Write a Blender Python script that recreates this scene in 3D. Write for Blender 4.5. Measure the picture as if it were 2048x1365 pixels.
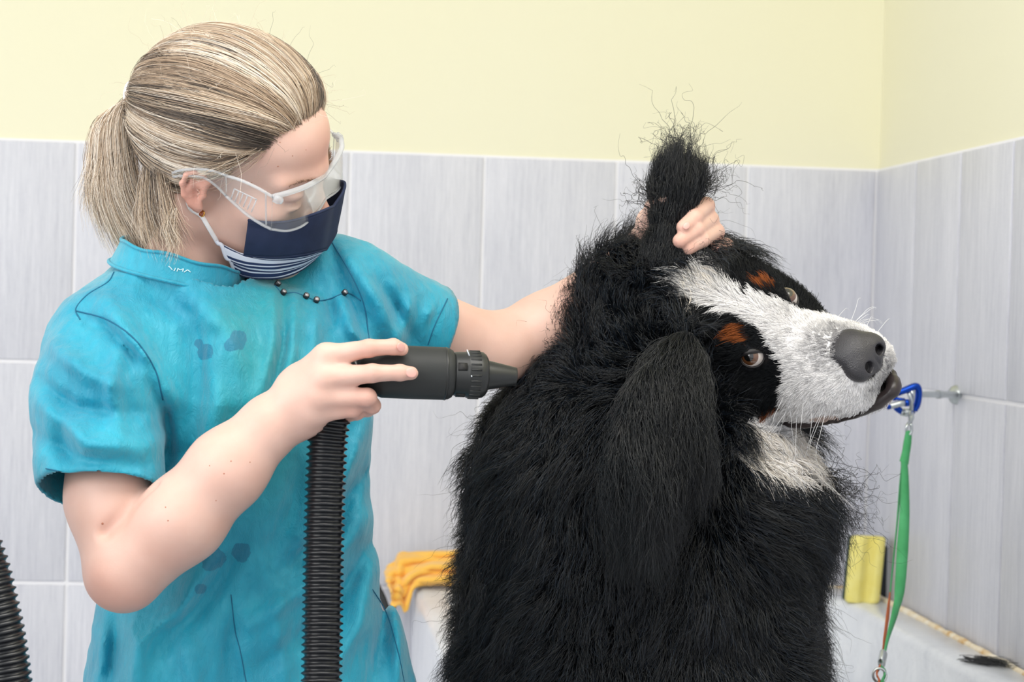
import bpy, bmesh, math, random
import numpy as np
from mathutils import Matrix, Vector
from mathutils.bvhtree import BVHTree
from mathutils.kdtree import KDTree

for o in list(bpy.data.objects):
    bpy.data.objects.remove(o)
rng = np.random.default_rng(7)
random.seed(7)
SC = bpy.context.scene
COL = SC.collection

# ------------------------------------------------------------------ camera
IW, IH = 2048, 1365
YAW, PITCH, ROLL, FPX = .1006797, -.0181070, .0283537, 4023.47
CAM = np.array([0, 0, 1.35])
_cy, _sy = math.cos(YAW), math.sin(YAW)
FWD = np.array([_sy * math.cos(PITCH), _cy * math.cos(PITCH), math.sin(PITCH)])
_r = np.array([_cy, -_sy, 0.]); _u = np.cross(_r, FWD)
RGT = _r * math.cos(ROLL) + _u * math.sin(ROLL)
UPV = -_r * math.sin(ROLL) + _u * math.cos(ROLL)
cd = bpy.data.cameras.new('camera'); co = bpy.data.objects.new('camera', cd); COL.objects.link(co)
m = np.eye(4); m[:3, 0] = RGT; m[:3, 1] = UPV; m[:3, 2] = -FWD; m[:3, 3] = CAM
co.matrix_world = Matrix(m.tolist())
cd.sensor_width = 36; cd.lens = 36 * FPX / IW; cd.clip_start = .05
cd.dof.use_dof = True; cd.dof.focus_distance = 2.16; cd.dof.aperture_fstop = 9.0
SC.camera = co

# ------------------------------------------------------------------ world, lights, exposure
wd = bpy.data.worlds.new('world'); SC.world = wd; wd.use_nodes = True
wd.node_tree.nodes['Background'].inputs[0].default_value = (.93, .96, 1, 1)
wd.node_tree.nodes['Background'].inputs[1].default_value = .95
def area(name, loc, target, sx, sy, power, col):
    l = bpy.data.lights.new(name, 'AREA'); l.shape = 'RECTANGLE'; l.size = sx; l.size_y = sy
    l.energy = power; l.color = col
    o = bpy.data.objects.new(name, l); COL.objects.link(o); o.location = loc
    o.rotation_euler = (Vector(target) - Vector(loc)).to_track_quat('-Z', 'Y').to_euler()
    return o
area('window_light', (-2.1, .5, 2.0), (.9, 2.8, 1.3), 2.2, 1.7, 46, (1, .98, .95))
area('ceiling_lamp', (.3, 1.5, 2.62), (.4, 2.5, 0), 1.6, 1.0, 30, (1, .97, .93))
SC.view_settings.view_transform = 'Standard'; SC.view_settings.look = 'None'
SC.view_settings.gamma = 1; SC.view_settings.use_curve_mapping = False
SC.view_settings.exposure = .09

# ------------------------------------------------------------------ helpers
def at(px, py, Y):
    d = FWD + RGT * ((px - IW / 2) / FPX) + UPV * ((IH / 2 - py) / FPX)
    return CAM + d * (Y / d[1])
def raydir(px, py):
    d = FWD + RGT * ((px - IW / 2) / FPX) + UPV * ((IH / 2 - py) / FPX)
    return d / np.linalg.norm(d)
def unit(v):
    v = np.asarray(v, float); return v / (np.linalg.norm(v, axis=-1, keepdims=True) + 1e-12)
def lin(r, g, b):
    f = lambda c: (c / 12.92 if c <= .04045 else ((c + .055) / 1.055) ** 2.4)
    return (f(r / 255), f(g / 255), f(b / 255), 1)
def frame(f, u):
    f = unit(f); r = unit(np.cross(f, u)); return np.stack([r, f, np.cross(r, f)], 1)   # columns right, forward, up

class Mat:
    def __init__(s, name, col=(.8, .8, .8, 1), rough=.5, metal=0, spec=.5, **kw):
        s.m = bpy.data.materials.new(name); s.m.use_nodes = True
        s.t = s.m.node_tree; s.b = s.t.nodes['Principled BSDF']
        s.set('Base Color', col); s.set('Roughness', rough); s.set('Metallic', metal); s.set('Specular IOR Level', spec)
        for k, v in kw.items(): s.set(k.replace('_', ' '), v)
        s.m.diffuse_color = col
    def set(s, k, v):
        i = s.b.inputs[k]
        if isinstance(v, bpy.types.NodeSocket): s.t.links.new(v, i)
        else: i.default_value = v
    def n(s, typ, **kw):
        nd = s.t.nodes.new(typ)
        for k, v in kw.items():
            if k.startswith('_'):
                key = k[1:]; key = int(key) if key.isdigit() else key.replace('_', ' ')
                if isinstance(v, bpy.types.NodeSocket): s.t.links.new(v, nd.inputs[key])
                else: nd.inputs[key].default_value = v
            else: setattr(nd, k, v)
        return nd
    def coord(s, scale=(1, 1, 1), kind='Object', loc=(0, 0, 0)):
        tc = s.n('ShaderNodeTexCoord'); mp = s.n('ShaderNodeMapping', _Vector=tc.outputs[kind], _Scale=scale, _Location=loc)
        return mp.outputs[0]
    def noise(s, scale, vec=None, detail=4, rough=.55, dist=0):
        nd = s.n('ShaderNodeTexNoise', _Scale=scale, _Detail=detail, _Roughness=rough, _Distortion=dist)
        if vec is not None: s.t.links.new(vec, nd.inputs['Vector'])
        return nd.outputs['Fac']
    def ramp(s, fac, stops):
        nd = s.n('ShaderNodeValToRGB'); s.t.links.new(fac, nd.inputs[0]); e = nd.color_ramp.elements
        while len(e) < len(stops): e.new(.5)
        for el, (p, c) in zip(e, stops):
            el.position = p; el.color = c if len(c) == 4 else (*c, 1)
        return nd.outputs[0]
    def mix(s, fac, a, b, mode='MIX'):
        nd = s.n('ShaderNodeMix', data_type='RGBA', blend_type=mode)
        for i, v in ((0, fac), (6, a), (7, b)):
            if isinstance(v, bpy.types.NodeSocket): s.t.links.new(v, nd.inputs[i])
            else: nd.inputs[i].default_value = v
        return nd.outputs[2]
    def math(s, op, a, b=0., c=None):
        nd = s.n('ShaderNodeMath', operation=op)
        for i, v in enumerate((a, b) if c is None else (a, b, c)):
            if isinstance(v, bpy.types.NodeSocket): s.t.links.new(v, nd.inputs[i])
            else: nd.inputs[i].default_value = v
        return nd.outputs[0]
    def attr(s, name):
        return s.n('ShaderNodeAttribute', attribute_name=name)
    def bump(s, h, strength=.3, dist=.001):
        nd = s.n('ShaderNodeBump', _Strength=strength, _Distance=dist, _Height=h); s.set('Normal', nd.outputs[0])

def wloc(o):
    p = np.zeros(3)
    while o is not None:
        p += np.array(o.location); o = o.parent
    return p
def mesh_obj(name, V, F, mat, parent=None, smooth=True, attrs=None):
    V = np.asarray(V, float)
    if parent is not None: V = V - wloc(parent)
    me = bpy.data.meshes.new(name)
    if isinstance(F, np.ndarray):
        n, k = F.shape
        me.vertices.add(len(V)); me.vertices.foreach_set('co', V.astype(np.float32).ravel())
        me.loops.add(n * k); me.loops.foreach_set('vertex_index', F.astype(np.int32).ravel())
        me.polygons.add(n); me.polygons.foreach_set('loop_start', np.arange(0, n * k, k, dtype=np.int32))
        me.update(calc_edges=True)
    else:
        me.from_pydata(V.tolist(), [], [list(map(int, f)) for f in F])
    me.validate()
    if smooth: me.polygons.foreach_set('use_smooth', [True] * len(me.polygons))
    for k, v in (attrs or {}).items():
        v = np.asarray(v, np.float32)
        if v.ndim == 1:
            a = me.attributes.new(k, 'FLOAT', 'POINT'); a.data.foreach_set('value', v)
        else:
            a = me.attributes.new(k, 'FLOAT_VECTOR', 'POINT'); a.data.foreach_set('vector', v.ravel())
    if mat is not None: me.materials.append(mat.m if isinstance(mat, Mat) else mat)
    o = bpy.data.objects.new(name, me); COL.objects.link(o)
    if parent is not None: o.parent = parent
    return o
def thing(name, label, cat, loc=(0, 0, 0), group=None):
    o = bpy.data.objects.new(name, None); o.empty_display_size = .05; COL.objects.link(o); o.location = loc
    o['label'] = label; o['category'] = cat
    if group: o['group'] = group
    return o
def tag(o, label, cat, group=None):
    o['label'] = label; o['category'] = cat
    if group: o['group'] = group
    return o
def box_vf(lo, hi):
    x0, y0, z0 = lo; x1, y1, z1 = hi
    V = [(x0, y0, z0), (x1, y0, z0), (x1, y1, z0), (x0, y1, z0), (x0, y0, z1), (x1, y0, z1), (x1, y1, z1), (x0, y1, z1)]
    F = [(0, 3, 2, 1), (4, 5, 6, 7), (0, 1, 5, 4), (1, 2, 6, 5), (2, 3, 7, 6), (3, 0, 4, 7)]
    return V, F
def box(name, lo, hi, mat, parent=None, bevel=0., seg=2):
    V, F = box_vf(lo, hi); o = mesh_obj(name, V, F, mat, parent, smooth=False)
    if bevel: bev(o, bevel, seg)
    return o
def bev(o, w, seg=2):
    bm = bmesh.new(); bm.from_mesh(o.data)
    bmesh.ops.bevel(bm, geom=bm.edges[:], offset=w, segments=seg, profile=.6, affect='EDGES')
    for f in bm.faces: f.smooth = True
    bm.to_mesh(o.data); bm.free()
def catmull(P, n):
    P = np.asarray(P, float); m = len(P)
    Q = np.vstack([2 * P[0] - P[1], P, 2 * P[-1] - P[-2]])
    t = np.linspace(0, m - 1, n); i = np.minimum(t.astype(int), m - 2); f = (t - i)[:, None]
    a, b, c, d = Q[i], Q[i + 1], Q[i + 2], Q[i + 3]
    return .5 * (2 * b + (c - a) * f + (2 * a - 5 * b + 4 * c - d) * f ** 2 + (3 * b - a - 3 * c + d) * f ** 3)
def frames(P):
    T = unit(np.gradient(P, axis=0)); N = np.zeros_like(P)
    a = np.array([0, 0, 1.]) if abs(T[0, 2]) < .9 else np.array([1., 0, 0])
    n = unit(np.cross(T[0], a))
    for i in range(len(P)):
        n = unit(n - T[i] * (n @ T[i])); N[i] = n
    return T, N, np.cross(T, N)
def tube_vf(P, R, seg=12, cap=True, flat=None, n0=None):
    P = np.asarray(P, float); R = np.broadcast_to(np.asarray(R, float), (len(P),))
    T, N, B = frames(P)
    if n0 is not None:
        N = unit(np.asarray(n0) - T * (T @ np.asarray(n0))[:, None]); B = np.cross(T, N)
    a = np.linspace(0, 2 * np.pi, seg, endpoint=False)
    fl = 1. if flat is None else flat
    ring = P[:, None] + R[:, None, None] * (np.cos(a)[None, :, None] * N[:, None] + fl * np.sin(a)[None, :, None] * B[:, None])
    V = ring.reshape(-1, 3); F = []
    n = len(P); i = np.arange(n - 1)[:, None] * seg; j = np.arange(seg)[None]; j2 = (j + 1) % seg
    F = np.stack([i + j, i + j2, i + seg + j2, i + seg + j], -1).reshape(-1, 4).tolist()
    if cap: F += [list(range(seg))[::-1], list(range((n - 1) * seg, n * seg))]
    return V, F
def tube(name, P, R, mat, parent=None, seg=12, **kw):
    V, F = tube_vf(P, R, seg, **kw); return mesh_obj(name, V, F, mat, parent)
def lathe(name, P0, axis, prof, mat, parent=None, seg=40, xdir=None, sq=None):
    axis = unit(axis); x = unit(np.cross(axis, [0, 0, 1.]) if xdir is None else np.asarray(xdir) - axis * (axis @ np.asarray(xdir))); y = np.cross(axis, x)
    a = np.linspace(0, 2 * np.pi, seg, endpoint=False); V = []
    for k, (h, r) in enumerate(prof):
        fx = 1 if sq is None else sq[k]
        V.append(np.asarray(P0) + axis * h + r * (np.cos(a)[:, None] * x * fx + np.sin(a)[:, None] * y))
    n = len(prof); V = np.vstack(V); F = []
    for i in range(n - 1):
        for j in range(seg):
            F.append((i * seg + j, i * seg + (j + 1) % seg, (i + 1) * seg + (j + 1) % seg, (i + 1) * seg + j))
    F += [list(range(seg))[::-1], list(range((n - 1) * seg, n * seg))]
    return mesh_obj(name, V, F, mat, parent)
def grid_vf(G, closed=False):
    n, m = G.shape[:2]; V = G.reshape(-1, 3); F = []
    for i in range(n - 1):
        for j in range(m if closed else m - 1):
            F.append((i * m + j, i * m + (j + 1) % m, (i + 1) * m + (j + 1) % m, (i + 1) * m + j))
    return V, F
def solid(o, t, off=0):
    md = o.modifiers.new('solidify', 'SOLIDIFY'); md.thickness = t; md.offset = off; return o
def subsurf(o, n=2):
    md = o.modifiers.new('subsurf', 'SUBSURF'); md.levels = n; md.render_levels = n; return o

# ---- signed-distance shapes, blended, meshed by sparse surface nets
def smin(a, b, k):
    if k <= 0: return np.minimum(a, b)
    h = np.clip(.5 + .5 * (b - a) / k, 0, 1); return b + (a - b) * h - k * h * (1 - h)
class Cone:
    def __init__(s, a, b, ra, rb, k=.01, op='u', flat=None):
        s.a, s.b, s.ra, s.rb, s.k, s.op = np.asarray(a, float), np.asarray(b, float), ra, rb, k, op
    def d(s, P):
        ba = s.b - s.a; pa = P - s.a; h = np.clip(pa @ ba / (ba @ ba), 0, 1)
        return np.linalg.norm(pa - h[:, None] * ba, axis=1) - (s.ra + (s.rb - s.ra) * h)
class Ell:
    def __init__(s, c, r, R=None, k=.01, op='u'):
        s.c, s.r, s.R, s.k, s.op = np.asarray(c, float), np.asarray(r, float), R, k, op
    def d(s, P):
        q = P - s.c
        if s.R is not None: q = q @ s.R
        k0 = np.linalg.norm(q / s.r, axis=1); k1 = np.linalg.norm(q / s.r ** 2, axis=1)
        return np.where(k0 < 1e-6, -s.r.min(), k0 * (k0 - 1) / (k1 + 1e-9))
class Fun:
    def __init__(s, f, k=.01, op='u', lo=None, hi=None):
        s.f, s.k, s.op, s.lo, s.hi = f, k, op, lo, hi
    def d(s, P): return s.f(P)
def field(prims, P, reach=None):
    d = np.full(len(P), 10.)
    for p in prims:
        if p.op == 'u': d = smin(d, p.d(P), p.k)
        else: d = -smin(-d, p.d(P), p.k)
    return d
def surface_nets(prims, lo, hi, h, B=8, post=None):
    lo = np.asarray(lo, float); hi = np.asarray(hi, float)
    nb = np.ceil((hi - lo) / (h * B)).astype(int)
    g = np.stack(np.meshgrid(*[np.arange(n) for n in nb], indexing='ij'), -1).reshape(-1, 3)
    cen = lo + (g + .5) * h * B; rad = h * B * .87 + .002
    dc = field(prims, cen); keep = np.abs(dc) < rad * 2.0
    g, cen = g[keep], cen[keep]
    o = np.stack(np.meshgrid(*[np.arange(B + 1)] * 3, indexing='ij'), -1).reshape(-1, 3)
    n8 = len(o); G = len(g)
    D = np.full((G, n8), 10.)
    # prim culling per block
    P = (lo + (g[:, None] * B + o[None]) * h)
    for p in prims:
        dcp = p.d(cen)
        if p.op == 'u': msk = dcp < rad * 2.2 + p.k * 1.5 + .03
        else: msk = dcp < rad * 2.2 + p.k * 1.5 + .03
        if not msk.any(): continue
        q = p.d(P[msk].reshape(-1, 3)).reshape(-1, n8)
        if p.op == 'u': D[msk] = smin(D[msk], q, p.k)
        else: D[msk] = -smin(-D[msk], q, p.k)
    if post is not None: D = post(P.reshape(-1, 3), D.ravel()).reshape(G, n8)
    D = D.reshape(G, B + 1, B + 1, B + 1)
    S = D < 0
    N = nb * B + 1
    key = lambda c: (c[..., 0] * N[1] + c[..., 1]) * N[2] + c[..., 2]
    # cell vertices
    cs = np.zeros((G, B, B, B), int)
    for dx in (0, 1):
        for dy in (0, 1):
            for dz in (0, 1): cs += S[:, dx:B + dx, dy:B + dy, dz:B + dz]
    act = (cs > 0) & (cs < 8)
    bi, ix, iy, iz = np.nonzero(act)
    acc = np.zeros((len(bi), 3)); cnt = np.zeros(len(bi))
    cor = [(a, b, c) for a in (0, 1) for b in (0, 1) for c in (0, 1)]
    for a in cor:
        for ax in range(3):
            if a[ax]: continue
            b = list(a); b[ax] = 1
            da = D[bi, ix + a[0], iy + a[1], iz + a[2]]; db = D[bi, ix + b[0], iy + b[1], iz + b[2]]
            cr = (da < 0) != (db < 0)
            t = np.where(cr, da / np.where(np.abs(da - db) < 1e-12, 1e-12, da - db), 0)
            pt = np.array(a, float) + 0 * acc; pt[:, ax] += t
            acc += np.where(cr[:, None], pt, 0); cnt += cr
    cell = g[bi] * B + np.stack([ix, iy, iz], 1)
    V = lo + (cell + acc / np.maximum(cnt, 1)[:, None]) * h
    ck = key(cell); so = np.argsort(ck); cks = ck[so]
    def find(c):
        k = key(c); i = np.searchsorted(cks, k); i = np.minimum(i, len(cks) - 1)
        return np.where(cks[i] == k, so[i], -1)
    Fs = []
    for ax in range(3):
        s0 = S[:, :B, :B, :B]
        sl = [slice(0, B)] * 3; sl[ax] = slice(1, B + 1)
        s1 = S[(slice(None), *sl)]
        b2, x, y, z = np.nonzero(s0 != s1)
        c = g[b2] * B + np.stack([x, y, z], 1); flip = s0[b2, x, y, z]
        e1 = np.zeros(3, int); e2 = np.zeros(3, int); e1[(ax + 1) % 3] = 1; e2[(ax + 2) % 3] = 1
        q = np.stack([find(c - e1 - e2), find(c - e2), find(c), find(c - e1)], 1)
        ok = (q >= 0).all(1); q = q[ok]; fl = flip[ok]
        q[~fl] = q[~fl][:, ::-1]; Fs.append(q)
    return V, np.vstack(Fs)
def smooth_v(V, F, it=2, lam=.5):
    n = len(V)
    for _ in range(it):
        acc = np.zeros_like(V); c = np.zeros(n); k = F.shape[1]
        for i in range(k):
            a, b = F[:, i], F[:, (i + 1) % k]
            for ax in range(3):
                acc[:, ax] += np.bincount(a, V[b, ax], n) + np.bincount(b, V[a, ax], n)
            c += np.bincount(a, minlength=n) + np.bincount(b, minlength=n)
        V = V + lam * (acc / np.maximum(c, 1)[:, None] - V)
    return V
def vnormals(V, F):
    fn = np.cross(V[F[:, 2]] - V[F[:, 0]], V[F[:, 3 % F.shape[1]]] - V[F[:, 1]]) if F.shape[1] == 4 else np.cross(V[F[:, 1]] - V[F[:, 0]], V[F[:, 2]] - V[F[:, 0]])
    N = np.zeros_like(V)
    for i in range(F.shape[1]):
        for ax in range(3): N[:, ax] += np.bincount(F[:, i], fn[:, ax], len(V))
    return unit(N)
def prune(V, F, keepv):
    F = F[keepv[F].all(1)]; used = np.zeros(len(V), bool); used[F.ravel()] = True
    idx = np.cumsum(used) - 1; return V[used], idx[F], used
# cheap value noise for geometry
_perm = rng.permutation(4096); _val = rng.random(4096) * 2 - 1
def vnoise(P, s):
    Q = P * s; I = np.floor(Q).astype(int); f = Q - I; f = f * f * (3 - 2 * f); r = 0
    for dx in (0, 1):
        for dy in (0, 1):
            for dz in (0, 1):
                hsh = _perm[(_perm[(_perm[(I[:, 0] + dx) & 4095] + I[:, 1] + dy) & 4095] + I[:, 2] + dz) & 4095]
                r = r + _val[hsh] * (f[:, 0] if dx else 1 - f[:, 0]) * (f[:, 1] if dy else 1 - f[:, 1]) * (f[:, 2] if dz else 1 - f[:, 2])
    return r
def sample_surface(V, F, n, weight=None):
    T = np.vstack([F[:, [0, 1, 2]], F[:, [0, 2, 3]]]) if F.shape[1] == 4 else F
    a, b, c = V[T[:, 0]], V[T[:, 1]], V[T[:, 2]]
    ar = np.linalg.norm(np.cross(b - a, c - a), axis=1)
    w = ar if weight is None else ar * weight[T].mean(1)
    cs = np.cumsum(w); i = np.searchsorted(cs, rng.random(n) * cs[-1]); i = np.minimum(i, len(T) - 1)
    u = rng.random(n); v = rng.random(n); f = u + v > 1; u[f], v[f] = 1 - u[f], 1 - v[f]
    VN = vnormals(V, F); t = T[i]; w0 = 1 - u - v
    P = a[i] * w0[:, None] + b[i] * u[:, None] + c[i] * v[:, None]
    N = unit(VN[t[:, 0]] * w0[:, None] + VN[t[:, 1]] * u[:, None] + VN[t[:, 2]] * v[:, None])
    return P, N
def hair_obj(name, pts, r0, r1, mat, parent, tint=None, stuff=True):
    """pts (n, k, 3) world points; a strand tapers from r0 to r1"""
    n, k = pts.shape[:2]
    hc = bpy.data.hair_curves.new(name); hc.add_curves([k] * n)
    p = pts - (wloc(parent) if parent is not None else 0)
    hc.position_data.foreach_set('vector', p.astype(np.float32).ravel())
    rr = np.broadcast_to(np.asarray(r0, float).reshape(-1, 1), (n, 1)) * (1 - np.linspace(0, 1, k) ** 1.5)[None] + r1
    a = hc.attributes.get('radius') or hc.attributes.new('radius', 'FLOAT', 'POINT')
    a.data.foreach_set('value', rr.astype(np.float32).ravel())
    if tint is not None:
        a = hc.attributes.new('tint', 'FLOAT_VECTOR', 'CURVE'); a.data.foreach_set('vector', np.asarray(tint, np.float32).ravel())
    hc.materials.append(mat.m)
    o = bpy.data.objects.new(name, hc); COL.objects.link(o)
    if parent is not None: o.parent = parent
    if stuff: o['kind'] = 'stuff'
    return o
def clumped(P, N, D, L, k=7, clump=.012, amt=.6, frizz=.1, curl=.0, gravity=0., big=0.):
    """strands from roots P along direction D (unit, already combed), length L, tips gathered into clumps"""
    n = len(P); t = np.linspace(0, 1, k)
    L = np.broadcast_to(L, (n,))
    pts = P[:, None] + (L[:, None] * t[None])[..., None] * D[:, None]
    # leave the skin along the normal, then bend over to the combed direction
    pts += N[:, None] * ((L * .22)[:, None] * (np.sin(t * np.pi) ** 1.0)[None])[..., None]
    pts[..., 2] -= gravity * L[:, None] * t[None] ** 2
    if big: pts = gather(pts, P, t, L, big, amt * .55, .10)
    pts = gather(pts, P, t, L, clump, amt, .16)
    fr = np.cumsum(rng.normal(size=(n, k, 3)), 1) * (frizz / math.sqrt(k)) * L[:, None, None] * t[None, :, None]
    pts += fr
    if curl:
        ph = rng.random((n, 1)) * 6.28; a = t[None] * 9 + ph
        s1 = unit(np.cross(D, N + .01)); pts += (curl * L)[:, None, None] * (t[None, :, None] ** .7) * (np.sin(a)[..., None] * s1[:, None] + np.cos(a)[..., None] * N[:, None])
    return pts
def gather(pts, P, t, L, size, amt, jit):
    n, k = pts.shape[:2]
    cell = np.floor(P / size + vnoise(P, .6 / size)[:, None] * .9 + rng.random(n)[:, None] * .3).astype(np.int64)
    key = (cell[:, 0] * 73856093) ^ (cell[:, 1] * 19349663) ^ (cell[:, 2] * 83492791)
    _, inv = np.unique(key, return_inverse=True); inv = inv.ravel()
    cnt = np.bincount(inv).astype(float); cen = np.zeros((len(cnt), k, 3))
    for j in range(k):
        for ax in range(3): cen[:, j, ax] = np.bincount(inv, pts[:, j, ax]) / cnt
    jig = rng.normal(size=(len(cnt), 3)) * jit; ls = 1 + .25 * rng.normal(size=(len(cnt), 1, 1)) * jit / .16
    cen = cen[:, :1] + (cen - cen[:, :1]) * ls
    cen += jig[:, None] * (t ** 1.6)[None, :, None] * np.mean(L)
    w = (amt * t ** 1.2)[None, :, None] * (.55 + .45 * rng.random((n, 1, 1)))
    return pts * (1 - w) + cen[inv] * w
def mirror(prims):  # copies with x flipped (local coordinates)
    f = np.array([-1., 1, 1]); out = []
    for p in prims:
        if isinstance(p, Cone): out.append(Cone(p.a * f, p.b * f, p.ra, p.rb, p.k, p.op))
        else: out.append(Ell(p.c * f, p.r, p.R, p.k, p.op))
    return out
def place(prims, R, T, s=1.):
    out = []
    for p in prims:
        if isinstance(p, Cone): out.append(Cone(R @ p.a * s + T, R @ p.b * s + T, p.ra * s, p.rb * s, p.k * s, p.op))
        else: out.append(Ell(R @ p.c * s + T, p.r * s, R if p.R is None else R @ p.R, p.k * s, p.op))
    return out

# ================================================================== THE ROOM
DW, XW, TT, HR, TW = 3.7507, 1.0685, 1.6270, .4061, .25      # back wall, right wall, top of tiles, tile pitch
paint = Mat('yellow_paint', lin(243, 240, 206), .75)
pv = paint.coord((1, 1, 1))
paint.set('Base Color', paint.mix(paint.noise(1.3, pv, 3), lin(234, 230, 197), lin(235, 232, 208)))
paint.bump(paint.noise(60, pv, 3), .08, .002)
grout = Mat('pale_grout', lin(226, 226, 230), .9)
grout.set('Base Color', grout.mix(grout.noise(9, grout.coord(), 4), lin(232, 232, 236), lin(243, 242, 244)))
floor_m = Mat('floor_tile', lin(150, 150, 155), .5)
ceil_m = Mat('ceiling_paint', lin(245, 244, 238), .9)
til = Mat('grey_streaked_tile', lin(205, 206, 215), .42, spec=.35)
oi = til.n('ShaderNodeObjectInfo')
off = til.n('ShaderNodeCombineXYZ', _X=til.math('MULTIPLY', oi.outputs['Random'], 37.), _Y=0., _Z=til.math('MULTIPLY', oi.outputs['Random'], 11.))
tc = til.n('ShaderNodeTexCoord'); va = til.n('ShaderNodeVectorMath', operation='ADD'); til.t.links.new(tc.outputs['Object'], va.inputs[0]); til.t.links.new(off.outputs[0], va.inputs[1])
mp = til.n('ShaderNodeMapping', _Vector=va.outputs[0], _Scale=(150, 150, 7)); n1 = til.noise(1., mp.outputs[0], 4, .6)
mp2 = til.n('ShaderNodeMapping', _Vector=va.outputs[0], _Scale=(420, 420, 30)); n2 = til.noise(1., mp2.outputs[0], 3, .6)
mp3 = til.n('ShaderNodeMapping', _Vector=va.outputs[0], _Scale=(60, 60, 800)); n3 = til.noise(1., mp3.outputs[0], 2, .5)
mp4 = til.n('ShaderNodeMapping', _Vector=va.outputs[0], _Scale=(13, 13, 2.2)); n4 = til.noise(1., mp4.outputs[0], 3, .5)
s = til.math('ADD', til.math('MULTIPLY', n1, .5), til.math('MULTIPLY', n2, .32)); s = til.math('ADD', s, til.math('MULTIPLY', n3, .12)); s = til.math('ADD', s, til.math('MULTIPLY', n4, .3))
til.set('Base Color', til.ramp(s, [(.40, lin(186, 187, 198)[:3]), (.62, lin(207, 208, 216)[:3]), (.82, lin(222, 222, 229)[:3])]))
til.bump(s, .12, .001)

def wall(name, lo, hi, mat):
    o = box(name, lo, hi, mat); o['kind'] = 'structure'; return o
wb = wall('wall_back', (-2.2, DW + .006, 0), (XW + .16, DW + .15, 2.7), paint)
wr = wall('wall_right', (XW + .006, .3, 0), (XW + .15, DW + .006, 2.7), paint)
wall('floor', (-2.2, -1.2, -.1), (XW + .16, DW + .15, 0), floor_m)
wall('ceiling', (-2.2, .2, 2.7), (XW + .16, DW + .15, 2.8), ceil_m)
box('grout', (-2.2, DW + .0035, 0), (XW + .006, DW + .0075, TT + .001), grout, wb)
box('grout', (XW + .0035, .3, 0), (XW + .0075, DW + .006, TT + .001), grout, wr)
GR = .0072
tb = box('tile', (GR / 2, 0, GR / 2), (TW - GR / 2, .007, HR - GR / 2), til, None, .0012)
tb.location = (0, 0, 0)
tr = box('tile', (0, GR / 2, GR / 2), (.007, TW - GR / 2, HR - GR / 2), til, None, .0012)
first = {0: True, 1: True}
for row in range(4):
    z = TT - (row + 1) * HR + .0
    for j in range(13):
        o = tb if first[0] else tb.copy()
        if not first[0]: COL.objects.link(o)
        first[0] = False
        o.parent = wb; o.location = (XW - (j + 1) * TW, DW + (random.random() - .5) * .0008, z)
        if row == 0 and 0: pass
    for j in range(12):
        o = tr if first[1] else tr.copy()
        if not first[1]: COL.objects.link(o)
        first[1] = False
        o.parent = wr; o.location = (XW + (random.random() - .5) * .0008, DW - (j + 1) * TW, z)

# ------------------------------------------------------------------ bath tub
tubm = Mat('white_marbled_acrylic', lin(228, 231, 237), .28, spec=.5)
tv = tubm.coord((1, 1, 1))
vein = tubm.noise(6, tv, 8, .65, 1.2)
hair_ = tubm.ramp(tubm.noise(14, tv, 6, .6, 2.5), [(.485, (0, 0, 0)), (.5, (1, 1, 1)), (.515, (0, 0, 0))])
tubm.set('Base Color', tubm.mix(tubm.math('MULTIPLY', hair_, .28), tubm.ramp(vein, [(.3, lin(212, 216, 224)[:3]), (.6, lin(230, 233, 239)[:3]), (.8, lin(238, 240, 244)[:3])]), lin(172, 176, 186)))
tub = thing('bath_tub', 'white marbled dog bath with a wide rim set against the two tiled walls', 'bath tub', (.64, 2.6, 0))
RZ, X0, X1, Y0, Y1, FL = .828, .205, XW - .001, 1.55, DW - .001, .47
def rrect(x0, x1, y0, y1, r, n=8):
    out = []
    for cx, cy, a0, rr in ((x1 - r[0], y0 + r[0], -90, r[0]), (x1 - r[1], y1 - r[1], 0, r[1]), (x0 + r[2], y1 - r[2], 90, r[2]), (x0 + r[3], y0 + r[3], 180, r[3])):
        for k in range(n + 1):
            a = math.radians(a0 + 90 * k / n); out.append((cx + rr * math.cos(a), cy + rr * math.sin(a)))
    return np.array(out)
outer = lambda d: rrect(X0 + d, X1 - d * .05, Y0 + d, Y1 - d * .05, (.004, .004, .012, .02))
inner = lambda d: rrect(X0 + .055 - d, X1 - .082 + d, Y0 + .07 - d, Y1 - .105 + d, (.08, .12, .10, .08))
rings = [(outer(.0), .0), (outer(0.), RZ - .014), (outer(.004), RZ - .004), (outer(.014), RZ), (inner(.012), RZ), (inner(.004), RZ - .003), (inner(-.002), RZ - .014), (inner(-.014), RZ - .15), (inner(-.03), FL + .05), (inner(-.07), FL)]
G = np.array([np.c_[p, np.full(len(p), z)] for p, z in rings])
V, F = grid_vf(G, True); F.append(list(range(9 * G.shape[1], 10 * G.shape[1])))
mesh_obj('basin', V, F, tubm, tub)
# yellowed sealant bead along the wall, lumpy
seal = Mat('yellowed_sealant', lin(226, 205, 165), .7)
seal.set('Base Color', seal.ramp(seal.noise(30, seal.coord(), 4), [(.33, lin(205, 165, 105)[:3]), (.46, lin(228, 210, 178)[:3]), (.6, lin(240, 231, 212)[:3])]))
for pts in ([(XW - .0095, y, RZ) for y in np.linspace(1.6, DW - .02, 260)], [(x, DW - .0095, RZ) for x in np.linspace(X0 + .05, XW - .02, 90)]):
    P = np.array(pts); R = (.0062 if len(pts) > 100 else .0035) + .0016 * vnoise(P, 30) + .0012 * vnoise(P, 90)
    tube('sealant', P, R, seal, tub, 8)
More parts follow.
